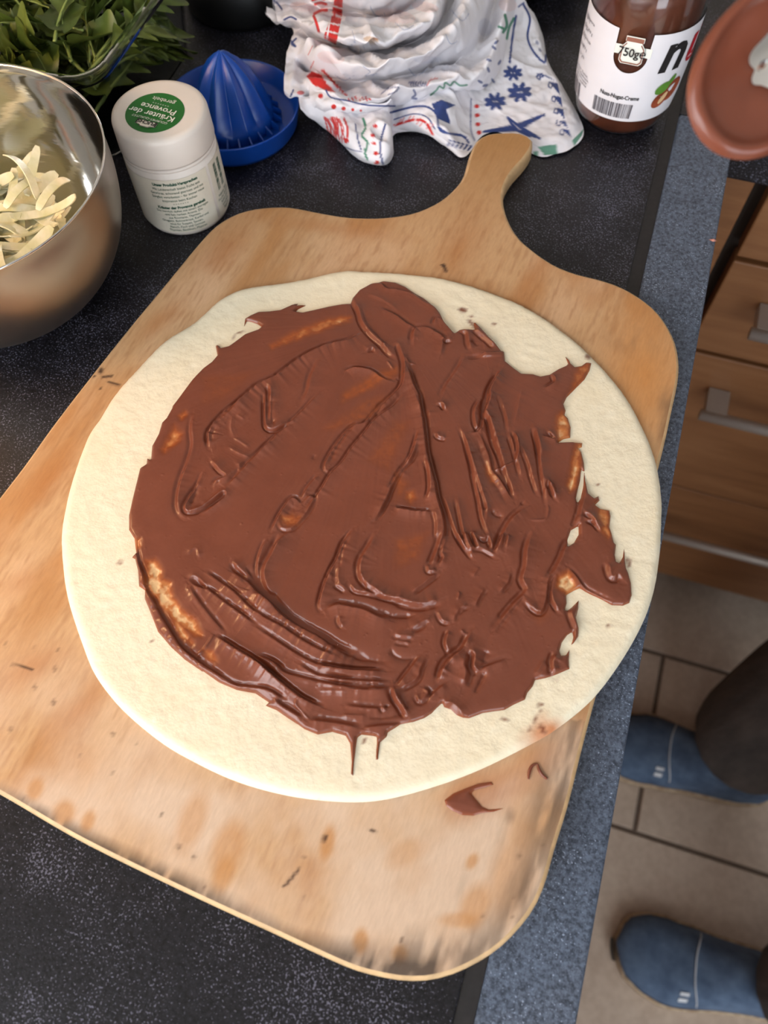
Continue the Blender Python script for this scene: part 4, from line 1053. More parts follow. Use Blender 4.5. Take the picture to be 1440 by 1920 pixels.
# ------------------------------------------------------------------ steel bowl with onions
BC = (-0.366, 0.287); BR = 0.0955; BH = 0.100
POL = Mat('polished_steel', srgb(236, 234, 230), 0.08, Metallic=1.0)
_v = POL.coord((1, 1, 6)); POL.bump(POL.noise(_v, 22, 3), 0.05, 0.002)
BRU = Mat('brushed_steel_outside', srgb(178, 168, 158), 0.34, Metallic=1.0)
_v = BRU.coord((1, 1, 30)); BRU.bump(BRU.noise(_v, 30, 3), 0.06, 0.0006)
bprof = [(0.0, 0.0), (0.040, 0.0), (0.050, 0.004), (0.064, 0.013), (0.078, 0.027), (0.088, 0.044), (0.0935, 0.062), (0.0957, 0.080), (0.0958, 0.096), (0.0963, 0.0995)]
_bp = catmull(np.array(bprof[1:]), 40) * [0.975, 1.0]
bw = thing('mixing_bowl', 'shiny stainless steel mixing bowl holding onion slices, cut off by the left edge', 'bowl', (BC[0], BC[1], ZC))
lathe('outside', [(0, 0.0)] + [tuple(p) for p in _bp], BC, BRU.m, bw, 128)
_ip = [(max(r - 0.0011, 0), z + 0.0012 * (1 - z / 0.1) + 0.0002) for r, z in _bp]
lathe('inside', [(0, 0.0014)] + _ip, BC, POL.m, bw, 128)
lathe('rim', [(0.0939, 0.0993), (0.0942, 0.1002), (0.0936, 0.1008), (0.0929, 0.1004), (0.0926, 0.0996)], BC, POL.m, bw, 128)

ONION = Mat('onion_flesh', srgb(206, 206, 168), 0.3, Subsurface_Weight=0.0)
_v = ONION.coord((1, 1, 1)); ONION.base(ONION.ramp(ONION.noise(_v, 90, 3), [(0.35, srgb(212, 210, 160)), (0.65, srgb(236, 232, 204))]))
ometh = []
for k in range(5):
    L = [0.042, 0.050, 0.036, 0.054, 0.046][k]; bend = [1.2, 0.9, 1.6, 0.8, 1.3][k]
    R0 = L / bend
    t = np.linspace(-bend / 2, bend / 2, 18)
    w = 0.0036 * np.sqrt(np.clip(1 - (np.linspace(-1, 1, 18)) ** 10, 0.25, 1)); thk = 0.0004
    path = np.stack([R0 * np.sin(t), R0 * (np.cos(t) - math.cos(bend / 2)), np.zeros(18)], 1)
    nrm = np.stack([np.sin(t), np.cos(t), np.zeros(18)], 1)
    v = []
    for i in range(18):
        for a_, b_ in ((-1, -1), (1, -1), (1, 1), (-1, 1)):
            v.append(path[i] + nrm[i] * thk * a_ + np.array([0, 0, 1.0]) * w[i] * b_ * (1.0 if k % 2 else 0.75))
    f = [(i * 4 + j, i * 4 + (j + 1) % 4, i * 4 + 4 + (j + 1) % 4, i * 4 + 4 + j) for i in range(17) for j in range(4)] + [(0, 3, 2, 1), (68, 69, 70, 71)]
    o = build('onion_slice', v, f, ONION.m, None, False)
    bpy.data.objects.remove(o); ometh.append(bpy.data.meshes[-1] if False else [m for m in bpy.data.meshes if m.name.startswith('onion_slice')][-1])
ro = random.Random(9)
for k in range(170):
    an = ro.uniform(0, 2 * PI); rr = 0.050 * math.sqrt(ro.random())
    lay = k / 170
    o = bpy.data.objects.new('onion_slice', ometh[k % 5]); COL.objects.link(o)
    o.location = (BC[0] + rr * math.cos(an), BC[1] + rr * math.sin(an), ZC + 0.024 + 0.036 * lay + 3.0 * rr * rr)
    o.rotation_euler = (ro.choice((-1, 1)) * ro.uniform(0.9, 1.55), ro.uniform(-0.15, 0.15), ro.uniform(0, 2 * PI))
    tag(o, 'thin pale onion slice heaped in the steel bowl', 'onion', 'onion slices in the steel bowl')

# ------------------------------------------------------------------ clear plastic tray with rocket leaves
CLEAR = Mat('clear_plastic', (0.96, 0.98, 0.97, 1), 0.06, Transmission_Weight=1.0, IOR=1.13).m
x0, x1, y0, y1 = -0.520, -0.3335, 0.399, 0.583


def rrect(ins, rad, n=8):
    pts = []
    for cx, cy, a0 in ((x1 - ins - rad, y1 - ins - rad, 0), (x0 + ins + rad, y1 - ins - rad, PI / 2), (x0 + ins + rad, y0 + ins + rad, PI), (x1 - ins - rad, y0 + ins + rad, 1.5 * PI)):
        for k in range(n + 1):
            t = a0 + PI / 2 * k / n
            pts.append((cx + rad * math.cos(t), cy + rad * math.sin(t)))
    return np.array(pts)


rings = [(0.026, 0.012, 0.0006), (0.019, 0.016, 0.003), (0.0095, 0.020, 0.075), (0.0085, 0.020, 0.079), (0.007, 0.021, 0.080), (0.001, 0.024, 0.080), (0.0, 0.024, 0.0793), (0.0005, 0.024, 0.074), (0.002, 0.024, 0.0735), (0.0022, 0.024, 0.0784), (0.0088, 0.020, 0.0780), (0.0108, 0.020, 0.0735), (0.0203, 0.016, 0.0040), (0.026, 0.012, 0.0018)]
rg = np.array([np.c_[rrect(i_, r_), np.full(36, ZC + z_)] for i_, r_, z_ in rings]).transpose(1, 0, 2)
tv = rg.reshape(-1, 3); tf = [tuple(r) for r in grid_faces(36, len(rings), True)]
tf.append(tuple(k * len(rings) for k in range(36))[::-1]); tf.append(tuple(k * len(rings) + len(rings) - 1 for k in range(36)))
tray = build('salad_tray', tv, tf, CLEAR)
tag(tray, 'clear plastic tray full of rocket leaves behind the steel bowl', 'tray')
bevel(tray, 0.0003, 1)

LEAF = Mat('rocket_leaf', rough=0.45, Subsurface_Weight=0.0)
_v = LEAF.coord()
_oi = LEAF.n('ShaderNodeObjectInfo')
_c = LEAF.ramp(_oi.outputs['Random'], [(0.0, srgb(52, 70, 22)), (0.5, srgb(78, 96, 32)), (1.0, srgb(108, 120, 50))])
LEAF.base(LEAF.mix(0.35, _c, LEAF.ramp(LEAF.noise(_v, 60, 4), [(0.3, srgb(52, 72, 22)), (0.7, srgb(116, 130, 56))])))
LEAF.bump(LEAF.noise(_v, 160, 2), 0.3, 0.0008)
RIBM = simple('leaf_rib', srgb(140, 158, 84), 0.5, 60, 0.1)
rl = random.Random(21)
leafs = []
for k in range(6):
    L = rl.uniform(0.060, 0.085); n = 40
    s = np.linspace(0, 1, n)
    base_w = np.interp(s, [0, .28, .32, .38, .44, .50, .57, .62, .68, .78, .88, .96, 1.0], [.0012, .0012, .003, .011 + .003 * rl.random(), .003, .0032, .015 + .004 * rl.random(), .006, .012, .017 + .003 * rl.random(), .014, .007, .0006])
    bend = rl.uniform(-0.9, 0.9); curl = rl.uniform(-1.4, 1.4); cup = rl.uniform(0.2, 0.7)
    lx = np.sin(bend * s) / max(abs(bend), .05) * L * (1 if bend > 0 else -1) if abs(bend) > 0.05 else s * L
    ly = (1 - np.cos(bend * s)) / (bend if abs(bend) > .05 else 1) * L
    lz = 0.018 * np.sin(curl * 2 * s) - 0.01 * s * s
    v = []
    cols = np.linspace(-1, 1, 7)
    for i in range(n):
        for c in cols:
            skew = 0.25 * base_w[i] * abs(c)
            wv = 0.0016 * math.sin(9 * s[i] * PI + c * 2.5) * abs(c)
            v.append((lx[i] + skew, ly[i] + base_w[i] * c, lz[i] + cup * base_w[i] * c * c + wv))
    f = grid_faces(n, 7)
    o = build('rocket_leaf', v, f, LEAF.m); me1 = o.data; bpy.data.objects.remove(o)
    V, fc = tube_mesh(np.stack([lx, ly, lz], 1)[:36], np.linspace(0.0013, 0.0004, 36), 6, 0.7)
    o = build('midrib', V, fc, RIBM); me2 = o.data; bpy.data.objects.remove(o)
    leafs.append((me1, me2))
for k in range(110):
    me1, me2 = leafs[k % 6]
    o = bpy.data.objects.new('rocket_leaf', me1); COL.objects.link(o)
    lay = (k + 0.5) / 110
    yaw = rl.uniform(0, 2 * PI)
    cx = rl.uniform(x0 + 0.060, x1 - 0.050); cy = rl.uniform(y0 + 0.050, y1 - 0.058)
    o.location = (cx - 0.036 * math.cos(yaw), cy - 0.036 * math.sin(yaw), ZC + 0.016 + 0.070 * lay)
    o.rotation_euler = (rl.uniform(-0.6, 0.6), rl.uniform(-0.35, 0.25), yaw)
    if k % 3 == 0:                              # leaves pressed against the right and front walls
        up_ = rl.uniform(0.005, 0.062)
        if k % 2:
            o.location = (x1 - 0.030 - 0.1 * (0.07 - up_) * 1.0, rl.uniform(y0 + 0.03, y1 - 0.10), ZC + up_); o.rotation_euler = (rl.choice((-1, 1)) * rl.uniform(0.7, 1.3), rl.uniform(-0.5, 0.1), PI / 2 + rl.uniform(-0.15, 0.15))
        else:
            o.location = (rl.uniform(x0 + 0.06, x1 - 0.11), y0 + 0.030 + 0.1 * (0.07 - up_), ZC + up_); o.rotation_euler = (rl.choice((-1, 1)) * rl.uniform(0.7, 1.3), rl.uniform(-0.5, 0.1), rl.uniform(-0.15, 0.15))
    r_ = bpy.data.objects.new('midrib', me2); COL.objects.link(r_); r_.parent = o
    tag(o, 'lobed green rocket leaf heaped in the clear tray', 'leaf', 'rocket leaves in the clear tray')

# ------------------------------------------------------------------ black based canister and black pan at the back
BLK = simple('black_plastic', srgb(12, 12, 13), 0.45, 60, 0.1)
PC = (-0.338, 0.6395)
pt = thing('steel_canister', 'round steel canister with a black base, cut off at the top edge', 'canister', (PC[0], PC[1], ZC))
lathe('base', [(0, 0), (0.047, 0), (0.0495, 0.002), (0.0508, 0.006), (0.0508, 0.033), (0.0495, 0.035), (0.046, 0.0355), (0, 0.0355)], PC, BLK, pt, 80)
lathe('shell', [(0, 0.0357), (0.0465, 0.0357), (0.0472, 0.037), (0.0472, 0.04), (0.0462, 0.042), (0.0460, 0.15), (0.042, 0.162), (0, 0.165)], PC, POL.m, pt, 80)
lathe('knob', [(0, 0.1652), (0.010, 0.1652), (0.012, 0.170), (0.012, 0.178), (0.009, 0.182), (0, 0.183)], PC, BLK, pt, 32)
FC = (-0.141, 0.766)
fp = thing('frying_pan', 'black pan edge behind the patterned tea towel', 'pan', (FC[0], FC[1], ZC))
lathe('pan_body', [(0, 0.0), (0.072, 0.0), (0.079, 0.003), (0.083, 0.010), (0.092, 0.035), (0.0935, 0.0355), (0.0935, 0.0365), (0.0905, 0.0362), (0.081, 0.011), (0.077, 0.0055), (0, 0.004)], FC, BLK, fp, 80)
tube('pan_handle', [(FC[0] - 0.06, FC[1] + 0.07, ZC + 0.032), (FC[0] - 0.10, FC[1] + 0.115, ZC + 0.05), (FC[0] - 0.17, FC[1] + 0.20, ZC + 0.06)], [0.009, 0.010, 0.012], BLK, fp, 12, 0.7)
# crumb on the edge of the worktop
cr = P(1337, 451, 0.001)
cm = build('crumb', [tuple(cr + np.array(d)) for d in ((-.003, 0, 0), (0, -.0012, 0), (.003, .0003, 0), (0, .0014, 0), (0, 0, .0016))], [(0, 1, 4), (1, 2, 4), (2, 3, 4), (3, 0, 4), (0, 3, 2, 1)], simple('crumb_pink', srgb(206, 140, 122), 0.6), None)
tag(cm, 'tiny pinkish crumb on the front edge of the worktop', 'crumb')

# ------------------------------------------------------------------ patterned tea towel
def Z(x, y, z):
    return P(500 + x / 2.3226, y / 2.3226, z / 1000.0)


def loft(rows, nu, nv):
    """rows: lists of (x, y, z mm) traced folds; resampled and joined by smooth curves"""
    R = []
    for r in rows:
        p = np.array([Z(*q_) for q_ in r])
        R.append(catmull(p, nu))
    R = np.array(R)                                   # rows x nu x 3
    out = np.array([catmull_param(R[:, i], nv) for i in range(nu)])
    return out                                        # nu x nv x 3


def catmull_param(p, n):
    m = len(p); t = np.linspace(0, m - 1, n); i = np.minimum(t.astype(int), m - 2); f = (t - i)[:, None]
    a = p[np.maximum(i - 1, 0)]; b = p[i]; c = p[i + 1]; d = p[np.minimum(i + 2, m - 1)]
    return 0.5 * (2 * b + (c - a) * f + (2 * a - 5 * b + 4 * c - d) * f * f + (3 * b - a - 3 * c + d) * f ** 3)


under_sheet = [
    [(140, 430, 27), (220, 430, 25), (300, 440, 26), (370, 440, 24), (420, 440, 22), (470, 440, 24), (510, 430, 24), (540, 430, 20), (570, 420, 18), (640, 410, 22), (700, 400, 24), (760, 390, 22), (810, 380, 18), (860, 370, 18), (910, 340, 16), (960, 290, 14), (1000, 240, 14), (1030, 170, 16), (1050, 90, 20), (1070, 40, 22), (1080, 10, 22), (1086, -5, 22), (1090, -25, 22)],
    [(142, 455, 26), (228, 470, 23), (308, 500, 26), (372, 520, 25), (425, 530, 22), (485, 530, 25), (525, 500, 24), (545, 480, 14), (565, 460, 12), (640, 462, 20), (705, 465, 26), (765, 470, 26), (815, 460, 18), (870, 450, 10), (935, 430, 7), (1010, 400, 7), (1075, 360, 9), (1110, 310, 9), (1120, 240, 10), (1125, 150, 14), (1125, 90, 18), (1120, 40, 20), (1110, 0, 22)],
    [(146, 475, 25), (240, 520, 15), (316, 565, 20), (378, 605, 21), (432, 625, 20), (505, 630, 21), (542, 580, 20), (545, 545, 8), (562, 520, 7), (640, 520, 15), (702, 525, 24), (768, 545, 24), (808, 560, 15), (868, 560, 6), (972, 490, 5), (1090, 530, 5), (1170, 520, 6), (1220, 480, 6), (1240, 410, 7), (1210, 280, 9), (1180, 190, 12), (1160, 110, 14), (1130, 30, 16)],
    [(148, 485, 24), (246, 548, 8), (319, 605, 13), (379, 660, 14), (437, 692, 13), (515, 698, 13), (550, 648, 13), (542, 585, 4), (561, 562, 4), (640, 558, 8), (701, 570, 15), (769, 602, 14), (802, 632, 8), (864, 655, 4), (985, 540, 4), (1156, 622, 4), (1230, 615, 5), (1290, 585, 5), (1330, 520, 5), (1265, 350, 6), (1210, 248, 7), (1188, 140, 9), (1145, 45, 12)],
    [(150, 490, 23), (250, 560, 1), (320, 620, 2), (380, 680, 2), (440, 712, 2), (520, 718, 2), (553, 670, 2), (541, 600, 1), (560, 578, 1), (640, 574, 2), (700, 586, 2), (770, 620, 2), (800, 655, 2), (866, 682, 2), (985, 556, 3), (1168, 676, 1), (1260, 670, 2), (1330, 645, 2), (1380, 565, 2), (1290, 380, 2), (1226, 270, 2), (1200, 150, 2), (1152, 50, 2)],
]
bundle = [
    [(78, 405, 27), (100, 425, 27), (140, 432, 27), (190, 492, 9), (250, 500, 10), (300, 496, 11), (420, 488, 13), (540, 466, 15), (650, 440, 17), (720, 416, 18), (800, 410, 17), (880, 400, 14), (950, 388, 12), (1000, 340, 12), (1030, 260, 14), (1060, 150, 16), (1083, 50, 20), (1092, -30, 22)],
    [(74, 385, 31), (110, 405, 31), (150, 408, 30), (195, 440, 20), (260, 452, 24), (320, 458, 26), (430, 458, 28), (540, 440, 29), (640, 415, 30), (720, 392, 31), (800, 384, 30), (880, 372, 26), (940, 352, 24), (985, 300, 24), (1018, 220, 26), (1048, 110, 28), (1072, 20, 30), (1080, -50, 32)],
    [(76, 345, 32), (115, 350, 32), (150, 362, 24), (195, 388, 29), (265, 405, 34), (330, 425, 36), (430, 432, 37), (530, 412, 37), (630, 385, 38), (710, 358, 39), (780, 346, 38), (850, 336, 35), (915, 318, 33), (958, 270, 33), (995, 190, 34), (1028, 80, 36), (1052, -10, 38), (1060, -60, 38)],
    [(82, 300, 28), (120, 300, 26), (160, 312, 16), (205, 335, 18), (275, 350, 18), (345, 362, 17), (440, 368, 17), (530, 356, 18), (620, 340, 19), (690, 318, 20), (750, 296, 20), (820, 284, 20), (880, 262, 19), (925, 210, 20), (960, 130, 21), (990, 40, 23), (1012, -30, 25), (1020, -70, 25)],
    [(92, 250, 26), (130, 245, 30), (175, 262, 36), (225, 286, 42), (290, 300, 45), (360, 316, 46), (445, 322, 46), (530, 312, 46), (610, 295, 46), (680, 268, 47), (735, 240, 47), (800, 218, 47), (850, 190, 46), (890, 130, 46), (922, 60, 46), (945, -10, 46), (965, -60, 46), (975, -80, 46)],
    [(105, 195, 30), (140, 178, 36), (180, 190, 44), (235, 218, 52), (300, 238, 55), (370, 262, 57), (450, 278, 57), (530, 272, 56), (600, 252, 56), (665, 232, 56), (715, 205, 57), (768, 172, 58), (810, 130, 58), (840, 70, 57), (865, 0, 56), (880, -50, 55), (892, -80, 54), (900, -95, 54)],
    [(118, 160, 18), (150, 152, 24), (190, 164, 28), (245, 186, 28), (305, 206, 27), (370, 228, 26), (450, 245, 25), (525, 238, 25), (590, 220, 26), (645, 205, 27), (690, 184, 28), (735, 150, 30), (770, 105, 32), (790, 40, 34), (805, -20, 34), (815, -60, 34), (820, -85, 34), (825, -100, 34)],
    [(60, 118, 34), (130, 112, 42), (190, 126, 50), (250, 148, 57), (310, 168, 60), (375, 186, 62), (450, 200, 62), (520, 194, 61), (585, 170, 60), (635, 154, 60), (680, 138, 60), (720, 108, 61), (745, 62, 62), (760, 5, 62), (770, -40, 62), (776, -75, 62), (780, -95, 62), (784, -110, 62)],
    [(45, 92, 36), (125, 78, 44), (190, 84, 52), (255, 98, 58), (315, 118, 60), (380, 134, 60), (450, 142, 60), (515, 136, 58), (575, 116, 58), (625, 98, 58), (662, 78, 58), (695, 50, 59), (712, 12, 60), (722, -30, 60), (730, -65, 60), (735, -90, 60), (738, -105, 60), (740, -115, 60)],
    [(40, 60, 24), (120, 44, 32), (190, 44, 38), (258, 54, 40), (320, 70, 38), (382, 84, 36), (448, 92, 36), (508, 84, 36), (560, 66, 37), (605, 50, 38), (640, 30, 40), (665, 5, 42), (680, -25, 44), (688, -60, 45), (694, -85, 45), (698, -100, 45), (700, -112, 45), (702, -120, 45)],
    [(30, 20, 34), (115, 4, 44), (190, 2, 54), (258, 8, 60), (322, 20, 62), (384, 32, 62), (445, 36, 62), (500, 28, 62), (548, 12, 62), (588, -4, 62), (618, -20, 62), (640, -40, 62), (652, -62, 62), (660, -85, 62), (664, -100, 62), (667, -112, 62), (669, -120, 62), (670, -126, 62)],
    [(30, 16, 50), (115, 0, 50), (190, -2, 50), (258, 4, 50), (322, 16, 50), (384, 28, 50), (445, 32, 50), (500, 24, 50), (548, 8, 50), (588, -8, 50), (618, -24, 50), (640, -44, 50), (652, -66, 50), (660, -89, 50), (664, -104, 50), (667, -116, 50), (669, -124, 50), (670, -130, 50)],
    [(30, 64, 4), (115, 48, 4), (190, 46, 4), (258, 52, 4), (322, 64, 4), (384, 76, 4), (445, 80, 4), (500, 72, 4), (548, 56, 4), (588, 40, 4), (618, 24, 4), (640, 4, 4), (652, -18, 4), (660, -41, 4), (664, -56, 4), (667, -68, 4), (669, -76, 4), (670, -82, 4)],
]
tip = [[(-2, 84, 20), (8, 104, 18), (40, 118, 22), (90, 122, 30), (130, 118, 38)],
       [(0, 76, 28), (14, 88, 27), (45, 98, 30), (92, 98, 38), (135, 96, 44)],
       [(6, 68, 24), (22, 76, 22), (50, 82, 26), (95, 78, 36), (138, 74, 44)]]
dflap = [[(186, 388, 24), (230, 400, 30), (280, 418, 33), (340, 436, 34), (430, 450, 33), (540, 446, 30)],
         [(188, 430, 27), (232, 440, 31), (282, 452, 33), (342, 460, 33), (432, 464, 31), (545, 456, 28)],
         [(190, 470, 21), (235, 480, 25), (284, 484, 27), (344, 482, 27), (434, 476, 27), (548, 464, 24)],
         [(192, 500, 10), (238, 506, 12), (286, 504, 14), (346, 498, 15), (436, 490, 17), (550, 472, 18)]]
SHEETS = [loft(under_sheet, 330, 120), loft(bundle, 330, 230), loft(tip, 50, 26), loft(dflap, 120, 40)]
TV = []; TF = []; k0 = 0
for sh in SHEETS:
    nu, nv = sh.shape[:2]
    v = sh.reshape(-1, 3).copy()
    n1_ = fbm(v[:, 0] * 60, v[:, 1] * 60, 91, 3) - 0.5
    cr_ = 1 - 2 * np.abs(fbm(v[:, 0] * 34 + 3 * v[:, 1], v[:, 1] * 44, 97, 2) - 0.5) * 2.2
    v[:, 2] += (0.008 * n1_ + 0.005 * np.clip(cr_, 0, 1)) * np.clip((v[:, 2] - ZC) / 0.02, 0, 1) + 0.0016 * (fbm(v[:, 0] * 210, v[:, 1] * 210, 95, 2) - 0.5) * np.clip((v[:, 2] - ZC) / 0.006, 0, 1)
    v[:, 2] = np.maximum(v[:, 2], ZC + 0.0012)
    TV.append(v); TF.append(grid_faces(nu, nv) + k0); k0 += len(v)
TV = np.concatenate(TV); TF = np.concatenate(TF)
px, py = PX(TV)
zx = (px - 500) * 2.3226; zy = py * 2.3226
WH = lin(232, 230, 236); RED = lin(206, 40, 36); NAVY = lin(44, 66, 128); GRN = lin(60, 134, 106); PINK = lin(228, 196, 196); FAINT = lin(150, 160, 190)
tc = np.broadcast_to(WH, (len(TV), 3)).copy()


def pline(pts, w, col, s=1.0):
    global tc
    p = np.array(pts, float)
    lo = p.min(0) - 3 * w; hi = p.max(0) + 3 * w
    i = np.where((zx > lo[0]) & (zx < hi[0]) & (zy > lo[1]) & (zy < hi[1]))[0]
    if len(i) == 0: return
    if len(p) > 2: p = catmull(p, 8 * len(p))
    d, _, _ = poly_dist(np.stack([zx[i], zy[i]], 1), p)
    m = np.clip((w * 0.68 + 0.9 - np.abs(d)) / 1.8, 0, 1) * s
    tc[i] += (col - tc[i]) * m[:, None]


def pdot(cx, cy, rx, ry, col, an=0, s=1.0):
    global tc
    R_ = 1.4 * max(rx, ry) + 2
    i = np.where((np.abs(zx - cx) < R_) & (np.abs(zy - cy) < R_))[0]
    if len(i) == 0: return
    a_ = math.radians(an); dx_ = zx[i] - cx; dy_ = zy[i] - cy
    r = np.hypot((dx_ * math.cos(a_) + dy_ * math.sin(a_)) / rx, (-dx_ * math.sin(a_) + dy_ * math.cos(a_)) / ry)
    m = np.clip((1 - r) * min(rx, ry) / 1.6 + 0.5, 0, 1) * s
    tc[i] += (col - tc[i]) * m[:, None]


def ppoly(pts, col, s=1.0):
    global tc
    p = np.array(pts, float); lo = p.min(0) - 3; hi = p.max(0) + 3
    i = np.where((zx > lo[0]) & (zx < hi[0]) & (zy > lo[1]) & (zy < hi[1]))[0]
    if len(i) == 0: return
    d, _ = sdf(np.stack([zx[i], zy[i]], 1), p)
    m = np.clip(d / 1.6 + 0.5, 0, 1) * s
    tc[i] += (col - tc[i]) * m[:, None]


for cx, cy, rx, ry in [(280, 250, 60, 26), (690, 30, 60, 22), (1050, 20, 40, 30), (560, 70, 90, 30), (150, 30, 50, 20)]:
    pdot(cx, cy, rx, ry, PINK, 10, 0.45)
# red lobster body and rays
ppoly([(288, -10), (332, -10), (328, 70), (302, 196), (246, 164), (272, 96)], RED)
for a_, b_ in [((262, 60), (335, 78)), ((256, 96), (330, 112)), ((250, 132), (322, 150)), ((268, 20), (335, 40)), ((292, -10), (262, 170))]:
    pline([a_, b_], 5, WH)
for pts in [[(205, 70), (214, 92), (226, 134)], [(208, 60), (235, 46), (262, 44)], [(212, 18), (235, 12), (258, 18)], [(200, 0), (230, -8), (250, -4)]]:
    pline(pts, 9, RED)
ppoly([(172, 332), (196, 310), (238, 326), (268, 372), (300, 402), (262, 396), (206, 372)], RED)
for k in range(8):
    x, y = 240 + 13 * k, 306 + 14 * k
    pline([(x, y), (x + 16, y + 10)], 6, RED)
for k in range(7):
    pline([(355 + 15 * k, 430 - (k % 3) * 4), (362 + 15 * k, 440 - 4 * k % 9)], 5, RED)
pline([(180, 240), (200, 200)], 2, RED); pline([(190, 300), (205, 268)], 2.5, RED)
for cx, cy, r in [(235, 418, 11), (292, 465, 11), (335, 473, 9), (375, 478, 7), (410, 482, 5)]:
    pdot(cx, cy, r, r, RED)
pline([(258, 392), (280, 424), (350, 438), (440, 458), (560, 462)], 5, NAVY)
rc = random.Random(5)
for k in range(26):
    x, y = 250 + rc.random() * 90, 508 + rc.random() * 10
    pline([(x, y), (x + 8 + 18 * rc.random(), y + 30 + 20 * rc.random()), (x + 30 * rc.random(), y + 70 + 40 * rc.random())], 3.2, RED, .9)
for k in range(6):
    pdot(340 + 14 * rc.random(), 590 + 30 * rc.random(), 8, 5, RED, 40)
pline([(420, 516), (430, 556), (415, 590), (440, 622), (428, 660), (438, 694)], 7, GRN)
pline([(388, 540), (396, 600), (412, 655)], 4, NAVY); pline([(340, 640), (380, 655), (412, 660)], 3, NAVY)
for cx, cy in [(472, 548), (463, 590), (467, 625), (476, 668), (480, 708)]:
    pdot(cx, cy, 10, 9 if cy != 625 else 5, RED)
pline([(517, 540), (500, 600), (494, 655), (506, 716)], 6, NAVY)
pline([(540, 490), (640, 465), (700, 466), (740, 500), (758, 570), (850, 590), (880, 622)], 7, NAVY)
pline([(556, 520), (640, 496), (700, 512), (732, 562)], 4, NAVY)
pline([(556, 546), (640, 522), (690, 532), (722, 584)], 8, RED)
for k in range(12):
    t = k / 11; x = 560 + 155 * t; y = 540 - 22 * math.sin(PI * min(t * 1.3, 1)) + 45 * max(0, t - .7)
    pline([(x - 6, y + 12), (x + 4, y - 2), (x + 12, y - 14)], 2.6, RED if k % 3 else WH)
ppoly([(718, 452), (760, 434), (824, 458), (782, 476), (802, 542), (748, 518)], NAVY)
pline([(748, 552), (790, 580), (850, 592)], 5, NAVY)
for k in range(6):
    pdot(792 + 18 * k, 628 + 4 * k, 12, 4.5, NAVY, -50); pdot(800 + 18 * k, 612 + 5 * k, 8, 4, NAVY, 30)
pline([(890, 430), (889, 560), (906, 612)], 3.5, NAVY)
for cx, cy in [(915, 463), (917, 502), (920, 541), (925, 577)]:
    pdot(cx, cy, 11, 9, RED)
for cx, cy, r, n in [(995, 442, 52, 8), (1102, 402, 58, 8), (1072, 318, 46, 8), (1190, 330, 20, 5)]:
    for k in range(n):
        a_ = 2 * PI * k / n + 0.3
        pdot(cx + .58 * r * math.cos(a_), cy + .42 * r * math.sin(a_), .38 * r, .19 * r, NAVY, math.degrees(math.atan2(.72 * math.sin(a_), math.cos(a_))))
    pdot(cx, cy, 4, 4, NAVY)
for e in [(1046, 508), (1212, 498), (1192, 604), (1150, 596), (940, 574)]:
    s0 = np.array([1090, 556.]); e = np.array(e, float); d_ = e - s0; nn = np.array([-d_[1], d_[0]]) / np.linalg.norm(d_)
    ppoly([s0 + nn * 17, e + nn * 5, e - nn * 5, s0 - nn * 17], NAVY)
for k in range(5):
    pdot(1075 + 9 * k, 540 + 8 * k, 2.2, 2.2, WH)
bd = [(1175, 318), (1225, 355), (1240, 415), (1250, 468), (1260, 520), (1275, 560), (1290, 600)]
for (ax_, ay_), (bx_, by_) in zip(bd[:-1], bd[1:]):
    w_ = 38
    ppoly([(ax_ + 4, ay_), (ax_ + w_ + 4, ay_ + 8), (bx_ + w_, by_)], NAVY)
    pline([(ax_ + 6, ay_ + 4), (ax_ + 2, ay_ + 20), (ax_ + 14, ay_ + 28), (ax_ + 18, ay_ + 18)], 4, NAVY)
ppoly([(1180, 640), (1215, 634), (1262, 628), (1268, 672), (1210, 676)], GRN, .9); ppoly([(1330, 612), (1382, 560), (1372, 590), (1340, 636)], GRN, .9); ppoly([(1160, 660), (1182, 655), (1182, 680), (1162, 682)], GRN, .9)
pline([(1086, 70), (1072, 150), (1058, 272)], 7, NAVY); pline([(1118, 20), (1146, 80), (1136, 160), (1160, 222), (1208, 272), (1216, 240)], 7, NAVY)
pdot(1178, 186, 10, 7, NAVY, 60, .6); pdot(1190, 218, 9, 6, NAVY, 60, .6); pline([(1096, 30), (1120, 12)], 5, NAVY)
pline([(1038, 66), (1046, 110), (1030, 140)], 9, GRN); pline([(1076, 80), (1056, 120), (1046, 168)], 8, GRN); pline([(1010, 116), (1040, 128)], 8, GRN)
for cx, cy, an in [(1000, 184, -40), (990, 208, 40), (966, 304, 70), (1014, 272, -60), (968, 262, 20), (930, 356, 30), (952, 372, -20), (986, 352, 50)]:
    pdot(cx, cy, 13, 6, NAVY, an, .85)
for k in range(9):
    pline([(604 + 11 * k, 362 + 3 * (k % 3)), (620 + 9 * k, 356), (632 + 8 * k, 376)], 4, NAVY, .75)
pline([(640, 392), (648, 412), (634, 426), (652, 430)], 7, NAVY, .8); pline([(700, 372), (712, 350), (742, 342)], 5, RED, .6)
pline([(714, 414), (740, 392), (752, 376), (770, 384), (778, 360), (800, 372), (816, 356), (842, 372), (872, 370)], 6, GRN, .9)
pline([(500, 406), (520, 390), (548, 380), (576, 382), (560, 400), (530, 412)], 4, NAVY, .8)
pline([(128, 168), (108, 190), (126, 202), (104, 176)], 6, NAVY); pline([(36, 150), (52, 180), (80, 214)], 4, NAVY); pline([(20, -4), (46, 14), (66, 40)], 6, NAVY); pline([(76, 86), (104, 74), (128, 84)], 6, NAVY); pline([(46, 124), (56, 160)], 4, NAVY)
pline([(116, 392), (104, 420)], 5, NAVY); pdot(148, 404, 16, 9, RED, 0, .8)
